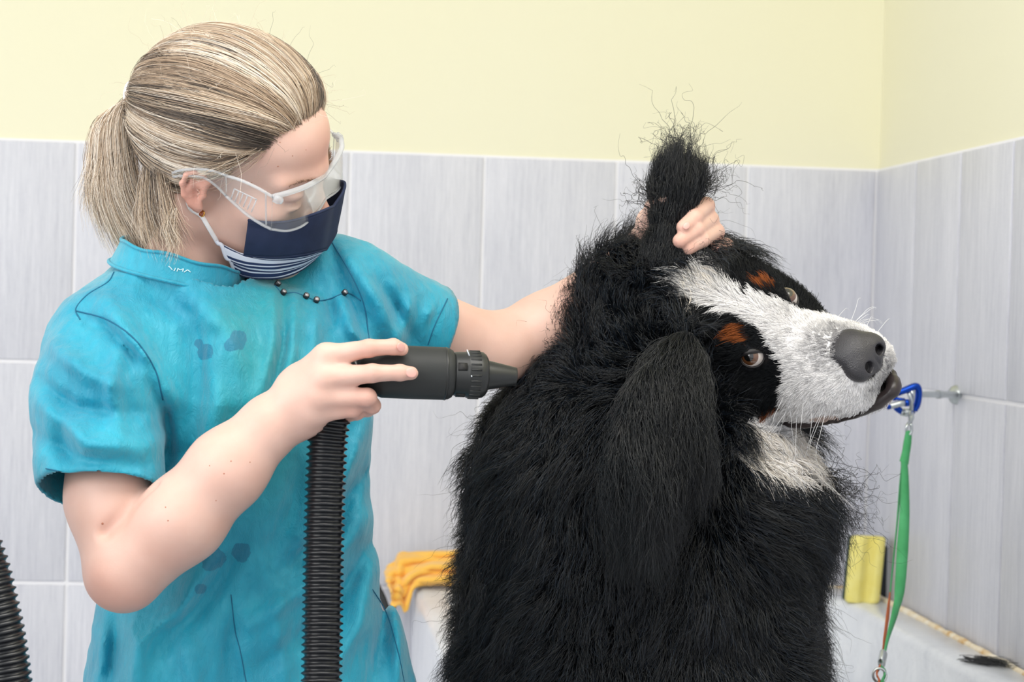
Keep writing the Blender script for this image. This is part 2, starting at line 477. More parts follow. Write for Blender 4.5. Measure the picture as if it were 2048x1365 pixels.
# tuft of shed dark hair stuck to the rim
furb = Mat('dark_hair', (.012, .013, .016, 1), .5)
c = np.array([1.035, 2.93, RZ + .002]); n = 90
pts = np.zeros((n, 6, 3)); t = np.linspace(-1, 1, 6)
ang = rng.normal(.15, .55, n); ln = rng.uniform(.01, .045, n)
base = c + np.c_[rng.normal(0, .007, n), rng.normal(0, .011, n), rng.uniform(0, .006, n)]
pts = base[:, None] + (ln[:, None] * t)[..., None] * np.c_[np.cos(ang), -np.sin(ang) * .5 - .6, np.zeros(n)][:, None] + rng.normal(0, .0012, (n, 6, 3)).cumsum(1)
pts[..., 2] = np.maximum(pts[..., 2], RZ + .0006)
tag(hair_obj('hair_clump', pts, .00035, .0001, furb, None), 'small tuft of shed black hair on the white bath rim beside the right wall', 'hair')

# ------------------------------------------------------------------ wall eye bolt, carabiner, lead
steel = Mat('dull_steel', lin(196, 202, 204), .32, 1)
bluem = Mat('blue_anodised', lin(22, 70, 175), .25, .75)
B0 = at(1909, 790, 3.232); B0[0] = XW
Be = at(1832, 789, 2.985)
hook = thing('wall_hook', 'long galvanised eye bolt sticking out of the right wall on the grout line', 'hook', tuple(B0))
ax = unit(Be - B0)
lathe('plate', B0 - ax * .001, ax, [(0, .016), (.003, .016), (.005, .012), (.012, .0075)], steel, hook, 24)
tube('shank', [B0, B0 + ax * .03, (B0 + Be) / 2, Be], [.006, .0055, .0052, .0045], steel, hook, 12)
tube('shank_collar', [B0 + (Be - B0) * .42, B0 + (Be - B0) * .5], [.0066, .0066], steel, hook, 12)
a = np.linspace(0, 2 * np.pi, 30); eu = np.array([0, 0, 1.]); Ec = Be + ax * .011
eyeP = Ec + .0115 * (np.cos(a)[:, None] * -ax + np.sin(a)[:, None] * unit(np.cross(ax, eu)) * .35 + np.sin(a)[:, None] * eu * .9)
tube('eye', eyeP, .0036, steel, hook, 10)
CY = 2.93
carab = thing('carabiner', 'blue screwgate carabiner clipped in the eye bolt by the dog’s chin'.replace('’', "'"), 'carabiner', tuple(at(1810, 800, CY)))
def pl(pts, Y): return np.array([at(x, y, Y + dy) for x, y, dy in pts])
loop = pl([(1787, 799, .0), (1790, 789, -.003), (1812, 780, -.004), (1831, 773, -.004), (1837, 780, -.002), (1837, 795, 0), (1834, 810, .002), (1828, 821, .004)], CY)
tube('body', catmull(loop, 50), .0053, bluem, carab, 12)
tube('lower_arm', catmull(pl([(1828, 821, .004), (1815, 826, .005), (1803, 823, .005), (1794, 817, .004), (1789, 810, .002)], CY), 30), [.005] * 30, bluem, carab, 12)
tube('sleeve', pl([(1802, 824, .005), (1812, 826, .005), (1826, 824, .005)], CY), .0062, steel, carab, 14)
tube('gate', pl([(1776, 813, -.012), (1784, 812, -.012), (1798, 808, -.012), (1812, 806, -.012)], CY), [.0042, .0046, .005, .005], steel, carab, 14)
tube('gate_end', pl([(1774, 813.5, -.012), (1780, 812.5, -.012)], CY), .0052, bluem, carab, 14)
tube('gate_ring', pl([(1810, 806.5, -.012), (1817, 806, -.012)], CY), .0055, bluem, carab, 14)
tube('gate_pin', pl([(1790, 797, -.006), (1800, 799, -.008), (1810, 800, -.010)], CY), .0022, bluem, carab, 8)
tube('spine', catmull(pl([(1818, 786, -.002), (1822, 800, -.004), (1823, 815, 0), (1822, 826, .004)], CY), 12), .0035, steel, carab, 10)
green = Mat('green_webbing', lin(52, 150, 88), .7)
gv = green.coord((1, 1, 1)); green.set('Base Color', green.mix(green.noise(25, gv, 3), lin(36, 132, 66), lin(92, 190, 128)))
green.bump(green.n('ShaderNodeTexWave', wave_type='BANDS', bands_direction='Z', _Scale=220., _Vector=gv).outputs['Fac'], .4, .0006)
orange = Mat('orange_webbing', lin(190, 98, 55), .75)
lead = thing('dog_lead', 'green and orange webbing lead hanging from the blue carabiner', 'lead', tuple(at(1765, 1345, 2.62)))
def ribbon(name, ctr, w, mat, parent, tw=None, n=60, th=.0018):
    P = catmull(ctr, n); W = np.interp(np.linspace(0, 1, n), np.linspace(0, 1, len(w)), w)
    T = unit(np.gradient(P, axis=0)); A = np.interp(np.linspace(0, 1, n), np.linspace(0, 1, len(tw)), tw)
    side = unit(np.cross(T, [0, 1., 0])); dep = np.cross(side, T)
    S = side * np.cos(A)[:, None] + dep * np.sin(A)[:, None]
    G = np.stack([P - S * W[:, None] / 2, P, P + S * W[:, None] / 2], 1)
    V, F = grid_vf(G); o = mesh_obj(name, V, F, mat, parent); solid(o, th); return o
tube('swivel', catmull(pl([(1823, 824, 0), (1822, 838, -.01), (1820, 846, -.02)], 2.92), 8), [.003, .0035, .0042, .0048, .0042, .0034, .003, .003], steel, lead, 10)
tube('snap_hook', catmull(pl([(1820, 844, -.02), (1814, 852, -.03), (1813, 864, -.03), (1819, 870, -.03), (1823, 862, -.03), (1822, 848, -.03)], 2.92), 24), .0024, steel, lead, 10)
LP = lambda l: [at(x, y, Y) for x, y, Y in l]
ribbon('neck_strap', LP([(1818, 862, 2.89), (1815, 885, 2.885), (1812, 905, 2.88), (1808, 926, 2.87)]), [.010, .0125, .0125, .014], green, lead, [.3, .2, .2, .0])
ribbon('strap', LP([(1808, 920, 2.868), (1810, 960, 2.86), (1809, 1030, 2.84), (1805, 1100, 2.81), (1799, 1180, 2.77), (1790, 1225, 2.73), (1776, 1275, 2.69), (1768, 1312, 2.66)]), [.012, .013, .016, .0175, .0165, .015, .012, .010], green, lead, [.5, .4, .2, .1, .2, .5, .8, .9])
ribbon('back_strap', LP([(1806, 922, 2.872), (1800, 980, 2.87), (1793, 1060, 2.85), (1784, 1150, 2.82), (1780, 1190, 2.80)]), [.008, .008, .0055, .0055, .006], green, lead, [.9, 1.0, 1.1, 1.1, 1.1])
ribbon('orange_strap', LP([(1780, 1188, 2.80), (1775, 1235, 2.76), (1768, 1285, 2.70), (1763, 1312, 2.66)]), [.006, .0095, .0095, .007], orange, lead, [1.0, .6, .6, .8])
lathe('ferrule', at(1767, 1308, 2.66), unit(at(1761, 1337, 2.64) - at(1767, 1308, 2.66)), [(0, .0085), (.001, .0095), (.018, .0095), (.0195, .0085)], steel, lead, 20, sq=[.55] * 4)
ribbon('green_tail', LP([(1764, 1334, 2.64), (1768, 1348, 2.62), (1764, 1370, 2.58), (1735, 1440, 2.50), (1660, 1480, 2.44), (1560, 1480, 2.40)]), [.009, .011, .010, .010, .010], green, lead, [.3, .6, .2, .4, .3])
ribbon('orange_tail', LP([(1760, 1334, 2.635), (1754, 1348, 2.61), (1758, 1374, 2.57), (1728, 1446, 2.49), (1650, 1490, 2.43), (1550, 1490, 2.40)]), [.007, .009, .010, .010, .010], orange, lead, [.5, .6, .3, .4, .3])
tube('ring', at(1759, 1352, 2.61) + .009 * np.array([np.cos(a), .3 * np.sin(a), np.sin(a)]).T, .0018, steel, lead, 8)

# ------------------------------------------------------------------ sponge
foam = Mat('yellow_foam', lin(238, 226, 132), .95)
fv = foam.coord((1, 1, 1)); vor = foam.n('ShaderNodeTexVoronoi', _Scale=420., _Vector=fv)
foam.set('Base Color', foam.mix(foam.noise(40, fv, 4), lin(232, 216, 104), lin(244, 236, 160)))
foam.bump(vor.outputs['Distance'], .6, .001)
scour = Mat('dark_green_scourer', lin(22, 58, 56), .95)
scour.bump(scour.noise(700, scour.coord(), 3), .8, .001)
Sb = at(1724, 1188, 3.56); Sb[2] = RZ
sp = thing('sponge', 'upright yellow waisted sponge with a dark scouring side on the bath ledge in the corner', 'sponge', tuple(Sb))
ph = np.linspace(0, 2 * np.pi, 72, endpoint=False); w2, d2 = .031, .021
x = w2 * np.sign(np.cos(ph)) * np.abs(np.cos(ph)) ** .55; y = d2 * np.sign(np.sin(ph)) * np.abs(np.sin(ph)) ** .55
y = y * (1 - .95 * np.exp(-((x - .004) / .0075) ** 2) * (y < 0))
rot = math.radians(-8); cr, sr = math.cos(rot), math.sin(rot)
G = []
for k, z in enumerate([0, .002, .006, .03, .06, .09, .112, .116, .118]):
    sc = [.90, .97, 1, 1, 1, 1, .995, .96, .88][k]; X = x * sc; Yy = y * sc
    G.append(np.c_[Sb[0] + X * cr - Yy * sr + z * .10, Sb[1] + X * sr + Yy * cr + z * .10, np.full(72, Sb[2] + z)])
V, F = grid_vf(np.array(G), True); F += [list(range(72))[::-1], list(range(8 * 72, 9 * 72))]
mesh_obj('foam', V, F, foam, sp)
G = []
for z in (0., .003, .112, .116):
    e = .002 if z in (0., .116) else 0
    q = np.array([(-.031 + e, .0205), (.033 - e, .0205), (.036 - e, .0245), (.034 - e, .0285), (-.031 + e, .0285), (-.033 + e, .0245)])
    q = q + np.array([.0, 0])
    G.append(np.c_[Sb[0] + q[:, 0] * cr - q[:, 1] * sr + z * .1, Sb[1] + q[:, 0] * sr + q[:, 1] * cr + z * .1, np.full(6, Sb[2] + z)])
V, F = grid_vf(np.array(G), True); F += [list(range(6))[::-1], list(range(18, 24))]
bev(mesh_obj('scouring_pad', V, F, scour, sp, smooth=False), .0012)
pad = Mat('charcoal_sponge', lin(34, 40, 46), .95); pad.bump(pad.noise(600, pad.coord(), 3), .7, .001)
dk = at(1777, 1190, 3.63); dk[2] = RZ
ds = box('scrubbing_pad', (dk[0] - .014, dk[1] - .03, RZ), (dk[0] + .008, dk[1] + .03, RZ + .098), pad, None, .006, 3)
tag(ds, 'dark charcoal scrubbing block standing behind the yellow sponge against the right wall', 'scrubber')

# ------------------------------------------------------------------ yellow cloth and the black strap under it
cloth = Mat('yellow_cloth', lin(244, 190, 84), .9, spec=.15, Sheen_Weight=.3)
cv = cloth.coord((1, 1, 1)); cloth.set('Base Color', cloth.mix(cloth.noise(14, cv, 4), lin(240, 180, 72), lin(248, 200, 100)))
cloth.bump(cloth.noise(900, cv, 2), .35, .0006)
NU, NV = 90, 60
CYm = 3.655
top = np.array([(768, 1140), (778, 1131), (792, 1122), (800, 1108), (820, 1107), (860, 1105), (905, 1104), (950, 1104), (1000, 1106)], float)
bot = np.array([(783, 1200), (788, 1215), (800, 1212), (810, 1228), (819, 1200), (826, 1178), (850, 1170), (905, 1170), (1000, 1171)], float)
u = np.linspace(0, 1, NU); v = np.linspace(0, 1, NV)
tp, bp = catmull(top, NU), catmull(bot, NU)
G = np.zeros((NU, NV, 3))
for i in range(NU):
    for j in range(NV):
        q = tp[i] * (1 - v[j]) + bp[i] * v[j]
        hang = max(0, 1 - u[i] / .55)
        fold = .010 * math.sin(v[j] * 15 + u[i] * 5.5) * (1 - .4 * hang) + .008 * math.sin(u[i] * 26 + v[j] * 7) * hang + .004 * math.sin(v[j] * 33 - u[i] * 14)
        bulge = .055 * math.sin(math.pi * min(1, v[j] * .95 + .05)) ** .8 * (1 - .35 * hang) 
        Y = 3.715 - .075 * v[j] - bulge * .5 + fold - .05 * hang * v[j]
        G[i, j] = at(q[0], q[1], Y)
V, F = grid_vf(G); V = V + .0016 * np.stack([vnoise(V, 60), vnoise(V + 5, 60), vnoise(V + 9, 60)], 1)
o = mesh_obj('cloth', V, F, cloth); solid(o, .0035, 1); subsurf(o, 1)
tag(o, 'crumpled yellow cleaning cloth draped over the back left corner of the bath', 'cloth')
rub = Mat('black_rubber', lin(30, 33, 36), .55)
sp_ = LP([(950, 1166, 3.70), (880, 1166, 3.70), (842, 1167, 3.695), (815, 1172, 3.68), (800, 1185, 3.66), (789, 1208, 3.655), (777, 1224, 3.66), (765, 1196, 3.68), (753, 1172, 3.70), (748, 1165, 3.71)])
V, F = tube_vf(catmull(sp_, 60), .0075, 10, flat=.55)
tag(mesh_obj('rubber_strap', V, F, rub), 'black rubber strap looped under the yellow cloth at the bath corner', 'strap')

# ================================================================== THE DOG
# head axes (columns right, forward, up) and origin between the eyes
DO = np.array([.516, 2.25, 1.333]); DS = 1.03
DR = frame([.61, -.785, -.10], [-.595, -.54, .595])
dl = lambda P: (np.atleast_2d(P) - DO) @ DR / DS            # world -> head
dwld = lambda p: DR @ np.asarray(p, float) * DS + DO
hd = []
hd += [Ell((0, -.080, -.018), (.074, .098, .070), k=.02)]
hd += [Ell((0, -.018, .004), (.046, .05, .034), k=.02)]
side = [Ell((.030, -.020, .014), (.026, .030, .018), k=.015), Ell((.046, -.045, -.055), (.036, .062, .05), k=.025),
        Ell((.023, .073, -.063), (.0285, .053, .037), k=.016), Ell((.032, .028, -.074), (.0285, .05, .040), k=.02)]
hd += side + mirror(side)
hd += [Cone((0, .0, -.030), (0, .096, -.036), .041, .0335, k=.02)]
hd += [Ell((0, .106, -.044), (.032, .024, .032), k=.012)]
hd += [Cone((0, -.03, -.112), (0, .082, -.106), .037, .023, k=.010), Ell((0, .107, -.098), (.022, .017, .014), k=.008)]      # lower jaw
cut = [Ell((.046, .010, .0005), (.016, .0135, .011), k=.006, op='s')]
hd += cut + mirror(cut)
MP = [(.060, .004, -.094), (.056, .028, -.098), (.048, .055, -.0965), (.036, .085, -.092), (.020, .112, -.087), (0, .130, -.083)]
mouth = [Cone(MP[i], MP[i + 1], .0055, .0055, k=.004, op='s') for i in range(5)]
hd += mouth + mirror(mouth)
lid = [Cone((.028, .020, .006), (.042, .004, .0125), .0045, .0045, k=.005), Cone((.030, .020, -.006), (.044, .004, -.0105), .004, .004, k=.005)]
hd += lid + mirror(lid)
headp = place(hd, DR, DO, DS)
W = lambda x, y, Y: at(x, y, Y)
bodyp = [Cone(W(1340, 650, 2.34), W(1275, 840, 2.36), .098, .128, k=.05),
         Ell(W(1205, 965, 2.36), (.118, .125, .115), k=.06),
         Ell(W(1255, 1120, 2.37), (.162, .155, .20), k=.06),
         Ell(W(1262, 1290, 2.38), (.178, .165, .20), k=.06),
         Ell(W(1285, 1480, 2.38), (.200, .175, .19), k=.06),
         Ell(W(1470, 985, 2.33), (.080, .105, .10), k=.06),
         Ell(W(1425, 1140, 2.36), (.058, .10, .14), k=.06),
         Cone(W(1510, 1250, 2.27), W(1560, 1650, 2.26), .05, .04, k=.04), Cone(W(1560, 1650, 2.26), W(1600, 1960, 2.24), .038, .034, k=.03), Ell(W(1630, 2010, 2.22), (.055, .045, .03), k=.02),
         Cone(W(1500, 1250, 2.47), W(1570, 1650, 2.48), .055, .04, k=.04), Cone(W(1570, 1650, 2.48), W(1580, 2000, 2.50), .038, .034, k=.03), Ell(W(1600, 2060, 2.50), (.055, .045, .03), k=.02),
         Ell(W(1370, 1600, 2.24), (.135, .06, .15), k=.05), Ell(W(1400, 1930, 2.20), (.10, .045, .04), k=.03),
         Ell(W(1370, 1620, 2.52), (.135, .06, .15), k=.05), Ell(W(1400, 1960, 2.54), (.10, .045, .04), k=.03)]
BFL = .47
V, F = surface_nets(bodyp + headp, (.10, 1.95, .40), (.80, 2.75, 1.55), .0055, post=lambda P, D: np.maximum(D, BFL + .004 - P[:, 2]))
V = smooth_v(V, F, 1)
L = dl(V); L0 = L
ishead = (np.abs(L[:, 0]) < .11) & (L[:, 1] > -.16) & (L[:, 1] < .2) & (L[:, 2] > -.14) & (L[:, 2] < .1)

def coat(P):
    """white / tan / black weights of the coat at world points; the pattern belongs to the dog's own head and chest"""
    q = dl(P); x, y, z = q.T; ax = np.abs(x + .004 * vnoise(P, 60)); nz = vnoise(P, 110) * .006
    near = (np.linalg.norm(q - np.array([0, -.02, -.03]), axis=1) < .22)
    # blaze between the eyes widening over the muzzle
    wb = np.interp(y, [-.086, -.079, -.060, -.03, .0, .02, .035, .06], [.0, .015, .021, .0135, .014, .021, .034, .09])
    white = (wb > .003) & (ax < wb + nz) & (z > -.05 - .0 * y)
    # muzzle: everything in front of a line that slopes from the eyes back to the mouth corner
    lim = np.interp(z, [-.12, -.095, -.065, -.03, -.01], [.000, .002, .022, .036, .048])
    white |= (y > lim + nz) & (ax < .09) & (y > -.02)
    white &= near
    white |= near & (z < -.09) & (y > -.04 + nz) & (y < .14) & (ax < .07)
    tan = near & ~white & (((ax - .029) / .0105) ** 2 + ((y + .004 + nz) / .012) ** 2 + ((z - .026) / .012) ** 2 < 1.0)
    tan |= near & ~white & (y > lim - .030 + nz) & (z < -.062) & (z > -.125) & (ax > .02) & (y > -.035) & (np.linalg.norm((q - np.array([0, .0, -.04])) / np.array([.085, .165, .105]), axis=1) < 1.)
    # bib under the chin and down the chest
    c1 = W(1590, 888, 2.24); c2 = W(1660, 1040, 2.36)
    bib = np.linalg.norm((P - c1) / np.array([.072, .075, .040]), axis=1) < 1 + nz * 20
    bib |= np.linalg.norm((P - c2) / np.array([.030, .04, .06]), axis=1) < 1 + nz * 20
    white |= bib
    return white.astype(float), tan.astype(float) * (1 - white)
wt, tn = coat(V)
col = lambda w, t: np.outer(w, lin(238, 236, 235)[:3]) + np.outer(t, lin(138, 74, 32)[:3]) + np.outer(1 - w - t, (.0036, .0048, .0064))
mpz = np.interp(L[:, 1], [p[1] for p in MP], [p[2] for p in MP]); lipm = ((np.abs(L[:, 2] - mpz + .001) < .008) & (L[:, 1] > .0) & ishead & (L[:, 1] < .16)).astype(float)
lidm = (np.linalg.norm((np.c_[np.abs(L[:, 0]), L[:, 1], L[:, 2]] - np.array([.040, .012, .001])) / np.array([.016, .0165, .0155]), axis=1) < 1).astype(float)
chin = (ishead & (L[:, 1] > .060) & (L[:, 2] < mpz) & (L[:, 2] > -.14)).astype(float)
innose = (np.linalg.norm((L - np.array([0, .118, -.028])) / np.array([.030, .026, .026]), axis=1) < 1).astype(float)
cl = col(wt, tn)
dk = np.clip(lipm + lidm + innose, 0, 1)[:, None]; cl = cl * (1 - dk) + dk * np.array(lin(30, 27, 28)[:3])
pk = chin[:, None] * (1 - dk) * .75; cl = cl * (1 - pk) + pk * np.array(lin(120, 92, 86)[:3])
base = DO * 0 + np.array([.42, 2.38, .47])
dog = thing('dog', 'black white and tan long-haired mountain dog sitting in the bath with its head tilted', 'dog', tuple(base))
skin_d = Mat('dog_skin', (.01, .01, .012, 1), .55, spec=.3)
skin_d.set('Base Color', skin_d.attr('tint').outputs['Vector'])
mesh_obj('body', V, F, skin_d, dog, attrs={'tint': cl})
fur_m = Mat('dog_fur', (.01, .01, .012, 1), .32, spec=.42)
fur_m.set('Base Color', fur_m.attr('tint').outputs['Vector'])

# --- nose leather
nl = [Ell((0, .117, -.027), (.0285, .019, .0205), k=.008), Ell((0, .103, -.013), (.022, .018, .012), k=.01)]
nn = [Ell((.0155, .125, -.030), (.0125, .012, .0125), k=.008)]
nl += nn + mirror(nn) + [Ell((0, .127, -.036), (.011, .010, .014), k=.007)]
nc = [Ell((.0118, .1350, -.0270), (.0058, .0105, .0056), k=.003, op='s'), Cone((.0135, .134, -.030), (.0250, .122, -.036), .0030, .0014, k=.003, op='s')]
nl += nc + mirror(nc) + [Cone((0, .1375, -.022), (0, .1375, -.062), .0009, .0012, k=.002, op='s')]
Vn, Fn = surface_nets(place(nl, DR, DO, DS), dwld((0, .117, -.03)) - .06, dwld((0, .117, -.03)) + .06, .0011)
Vn = smooth_v(Vn, Fn, 1)
nm = Mat('nose_leather', lin(52, 52, 56), .36, spec=.5)
nv = nm.coord(); vo = nm.n('ShaderNodeTexVoronoi', _Scale=900., _Vector=nv)
nm.set('Base Color', nm.mix(nm.noise(70, nv, 3), lin(36, 36, 40), lin(62, 60, 63)))
nm.bump(vo.outputs['Distance'], .5, .0006)
mesh_obj('nose', Vn, Fn, nm, dog)
# --- eyes
sclera = Mat('dog_eyeball', lin(206, 196, 190), .08, spec=.6)
iris = Mat('dog_iris', lin(92, 58, 34), .06, spec=.6, Coat_Weight=1.0, Coat_Roughness=.02)
pupil = Mat('dog_pupil', (.004, .004, .004, 1), .05, spec=.7, Coat_Weight=1.0, Coat_Roughness=.02)
def ball(name, c, r, mat, parent, R=None, seg=28, rings=18, cap=None):
    th = np.linspace(.02, cap or math.pi - .02, rings); a = np.linspace(0, 2 * np.pi, seg, endpoint=False)
    q = np.stack([np.sin(th)[:, None] * np.cos(a), np.sin(th)[:, None] * np.sin(a), np.repeat(np.cos(th)[:, None], seg, 1)], -1) * np.asarray(r)
    if R is not None: q = q @ R.T
    V, F = grid_vf(q + np.asarray(c), True); F += [list(range(seg))[::-1]] 
    if cap is None: F += [list(range((rings - 1) * seg, rings * seg))]
    return mesh_obj(name, V, F, mat, parent)
def zframe(z, up=(0, 0, 1.)):
    z = unit(z); x = unit(np.cross(up, z)); return np.stack([x, np.cross(z, x), z], 1)
lidmat = Mat('dog_eyelid', lin(26, 23, 24), .45)
for sx in (1, -1):
    c = dwld((sx * .0395, .0065, .0005)); gaze = unit(.9 * unit(CAM + np.array([-.25, 0, .15]) - c) - .30 * DR[:, 1] + (.35 if sx > 0 else .75) * (DR @ np.array([sx * .75, .55, .2])))
    re = .0128 * DS
    e = ball('eye', c, re, sclera, dog)
    ball('iris', c + gaze * .0006, re * .988, iris, e, zframe(gaze), cap=.90)
    ball('pupil', c + gaze * .0011, re * .982, pupil, e, zframe(gaze), cap=.45)
    no = unit(DR @ np.array([sx * .70, .66, .22])); ca = DR @ np.array([-sx * .62, .72, -.30]); ca = unit(ca - no * (ca @ no)); up_ = np.cross(ca, no); up_ = up_ if up_ @ DR[:, 2] > 0 else -up_
    for sg, a0 in ((1, 43 if sx > 0 else 52), (-1, 40 if sx > 0 else 44)):
        phi = np.radians(np.linspace(a0, 125, 12)); thv = np.radians(np.linspace(4, 176, 24))
        open_ = 1 - .0 * thv
        G = np.array([[c + re * (1.10 if k_ > 0 else 1.07) * (np.cos(t_) * ca + np.sin(t_) * (np.cos(ph_) * no + sg * np.sin(ph_) * up_)) for t_ in thv] for k_, ph_ in enumerate(phi)])
        Vl_, Fl_ = grid_vf(G); ol = mesh_obj('eyelid', Vl_, Fl_, lidmat, e); solid(ol, .0012, -1)
        tube('lid_rim', G[0], .0011, lidmat, e, 8)
lipmat = Mat('dog_lip', lin(34, 29, 31), .32, spec=.5); lipmat.set('Base Color', lipmat.mix(lipmat.noise(120, lipmat.coord(), 4), lin(24, 21, 23), lin(62, 50, 50)))
lpts = [np.array(p) + np.array([.0, .0, -.003]) for p in MP]; full = lpts[:-1] + [lpts[-1]] + [p * np.array([-1, 1, 1]) for p in lpts[-2::-1]]
Pl = np.array([dwld(p) for p in catmull(full, 90)]); sL = np.abs(np.linspace(-1, 1, 90))
Rl = np.interp(sL, [0, .25, .45, .68, .88, 1], [.0085, .0085, .0058, .0048, .0062, .0030]) + .0014 * vnoise(Pl, 150)
tube('lip', Pl, Rl, lipmat, dog, 12)

# --- fur over the body
FV, FF = V, F
upz = np.array([0, 0, 1.])
facez = np.linalg.norm((L - np.array([0, .0, -.03])) / np.array([.10, .17, .115]), axis=1)
facez = np.where(ishead & (L[:, 1] > .03) & (L[:, 2] > -.15), np.minimum(facez, .9), facez)
front = np.clip(1.2 - (V[:, 1] - 2.1) / .5, .35, 1)                  # fewer strands on the side by the wall
wbody = np.where(facez > .95, 1., 0) * front * np.where(V[:, 2] > .80, 1, .25)
P, N = sample_surface(V, F, 105000, wbody)
axc = np.interp(P[:, 2], [.5, .9, 1.1, 1.25, 1.4], [.40, .385, .36, .34, .42])
rad = np.c_[P[:, 0] - axc, (P[:, 1] - 2.38) * .6, np.zeros(len(P))]
swirl = np.c_[vnoise(P, 7), vnoise(P + 3.1, 7), vnoise(P + 7.7, 7)]
sw2 = np.c_[vnoise(P, 22), vnoise(P + 3.1, 22), vnoise(P + 7.7, 22)]
flow = rad * 3.0 - upz * .70 + swirl * .95 + sw2 * .5
neckz = np.clip((P[:, 2] - 1.13) / .14, 0, 1)[:, None] * np.clip((.47 - P[:, 0]) / .1, 0, 1)[:, None]
flow = flow * (1 - neckz) + neckz * (unit(P - W(1330, 760, 2.40)) * np.array([1.2, .6, .8]) + swirl * .8 + sw2 * .5)
tang = flow - N * (flow * N).sum(1)[:, None]
D = unit(unit(tang) * .84 + N * (.50 + .25 * vnoise(P + 21, 18))[:, None])
Ln = .052 + .024 * vnoise(P, 11) + rng.normal(0, .008, len(P))
Ln *= np.interp(P[:, 2], [.9, 1.15, 1.3], [1.0, 1.0, .92]); Ln = np.clip(Ln, .018, .09)
w, t = coat(P); Ln = np.where(w > 0, np.where(np.linalg.norm(dl(P) - np.array([0, -.02, -.02]), axis=1) < .14, .018, .045), Ln)
Ln *= 1 - .6 * np.exp(-(np.linalg.norm(P - W(1300, 505, 2.33), axis=1) / .05) ** 2)
wob = (.75 + .5 * rng.random(len(P)))[:, None]
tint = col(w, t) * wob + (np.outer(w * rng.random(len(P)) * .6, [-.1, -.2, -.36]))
sheen_mask = (rng.random(len(P)) < .22)[:, None] * (w + t < .5)[:, None]; tint = np.where(sheen_mask, tint * np.array([2.6, 3.2, 3.9]), tint); tint = np.clip(tint, .0015, 1)  # random black strands paled to blue-grey: coat sheen painted into the tint
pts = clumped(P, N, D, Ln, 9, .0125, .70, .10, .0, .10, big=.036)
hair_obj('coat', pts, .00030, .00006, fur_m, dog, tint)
# flyaway wisps
P, N = sample_surface(V, F, 700, wbody * np.where(V[:, 2] > .9, 1, 0))
rad = np.c_[P[:, 0] - .36, (P[:, 1] - 2.38) * .6, np.zeros(len(P))]
D = unit(unit(rad) * .4 + N * .8 - upz * .2 + rng.normal(0, .3, P.shape))
pts = clumped(P, N, D, rng.uniform(.035, .07, len(P)), 10, .008, .8, .22, .03, .25)
hair_obj('wisps', pts, .00016, .00004, fur_m, dog, np.full((len(P), 3), .009))

# --- short fur of the face
eyed = np.minimum(np.linalg.norm(L - np.array([.042, .014, .001]), axis=1), np.linalg.norm(L - np.array([-.042, .014, .001]), axis=1))
nosed = np.linalg.norm((L - np.array([0, .120, -.026])) / np.array([.0305, .024, .0245]), axis=1)
wf = np.where(facez <= 1.06, 1., 0) * (eyed > .0135) * (nosed > 1) * (lipm < .5) * np.where((chin > 0) & (L[:, 1] > .07), .25, 1)
P, N = sample_surface(V, F, 60000, wf)
q = dl(P)
back = -DR[:, 1]; lat = np.sign(q[:, 0])[:, None] * DR[:, 0][None]
stop = np.clip((.02 - q[:, 1]) / .06, 0, 1)[:, None]
flow = back[None] * (1.0 - .15 * stop) + lat * (.15 + .75 * stop * np.clip(np.abs(q[:, :1]) / .03, 0, 1)) - DR[:, 2][None] * np.clip((-.02 - q[:, 2:3]) / .03, 0, .9) \
    + .35 * np.c_[vnoise(P, 30), vnoise(P + 3, 30), vnoise(P + 7, 30)]
tang = unit(flow - N * (flow * N).sum(1)[:, None])
D = unit(tang * .93 + N * .30)
Ln = np.interp(q[:, 1], [-.12, -.04, .01, .05, .10], [.034, .022, .012, .0065, .0045]) * (1 + .25 * rng.normal(size=len(P)))
Ln = Ln * np.clip((np.linalg.norm(np.c_[np.abs(q[:, 0]) - .041, q[:, 1] - .012, q[:, 2]], axis=1) - .008) / .025, .22, 1)
Ln = np.clip(Ln, .003, .05)
w, t = coat(P)
tint = col(w, t) * (.8 + .4 * rng.random((len(P), 1)))
grey = np.clip(1 - np.abs(np.linalg.norm((q - np.array([0, .096, -.010])) / np.array([.036, .044, .034]), axis=1)), 0, 1) ** .6   # grey velvet above the nose
grey = np.maximum(grey, np.clip(1.0 - np.linalg.norm((q - np.array([0, .116, -.058])) / np.array([.035, .03, .022]), axis=1), 0, 1) ** .6)
spk = ((vnoise(P, 160) > .42) & (q[:, 1] > .02)).astype(float) * .3
g = np.clip(grey * .85 + spk, 0, .9)[:, None] * w[:, None]
tint = tint * (1 - g) + g * np.array(lin(72, 70, 75)[:3])
rust = (np.linalg.norm((q - np.array([.048, .070, -.080])) / np.array([.02, .018, .006]), axis=1) < 1).astype(float)[:, None] * .6
tint = tint * (1 - rust) + rust * np.array(lin(168, 120, 84)[:3])
pts = clumped(P, N, D, Ln, 5, .0065, .5, .08)
face_m = Mat('dog_face_fur', (.01, .01, .012, 1), .62, spec=.22); face_m.set('Base Color', face_m.attr('tint').outputs['Vector'])
hair_obj('face_fur', pts, .00019, .00005, face_m, dog, np.clip(tint, .003, 1))
# whiskers
P = []; D = []
for sx in (1, -1):
    for k in range(10):
        b = dwld((sx * .047, rng.uniform(.03, .09), rng.uniform(-.07, -.045))); P.append(b)
        D.append(DR @ unit(np.array([sx * 1.0, rng.uniform(-.3, .5), rng.uniform(-.7, .1)])))
P = np.array(P); D = np.array(D)
pts = clumped(P, D, D, rng.uniform(.035, .075, len(P)), 8, .001, 0, .06, 0, .25)
hair_obj('whiskers', pts, .00018, .00005, fur_m, dog, np.full((len(P), 3), .8))

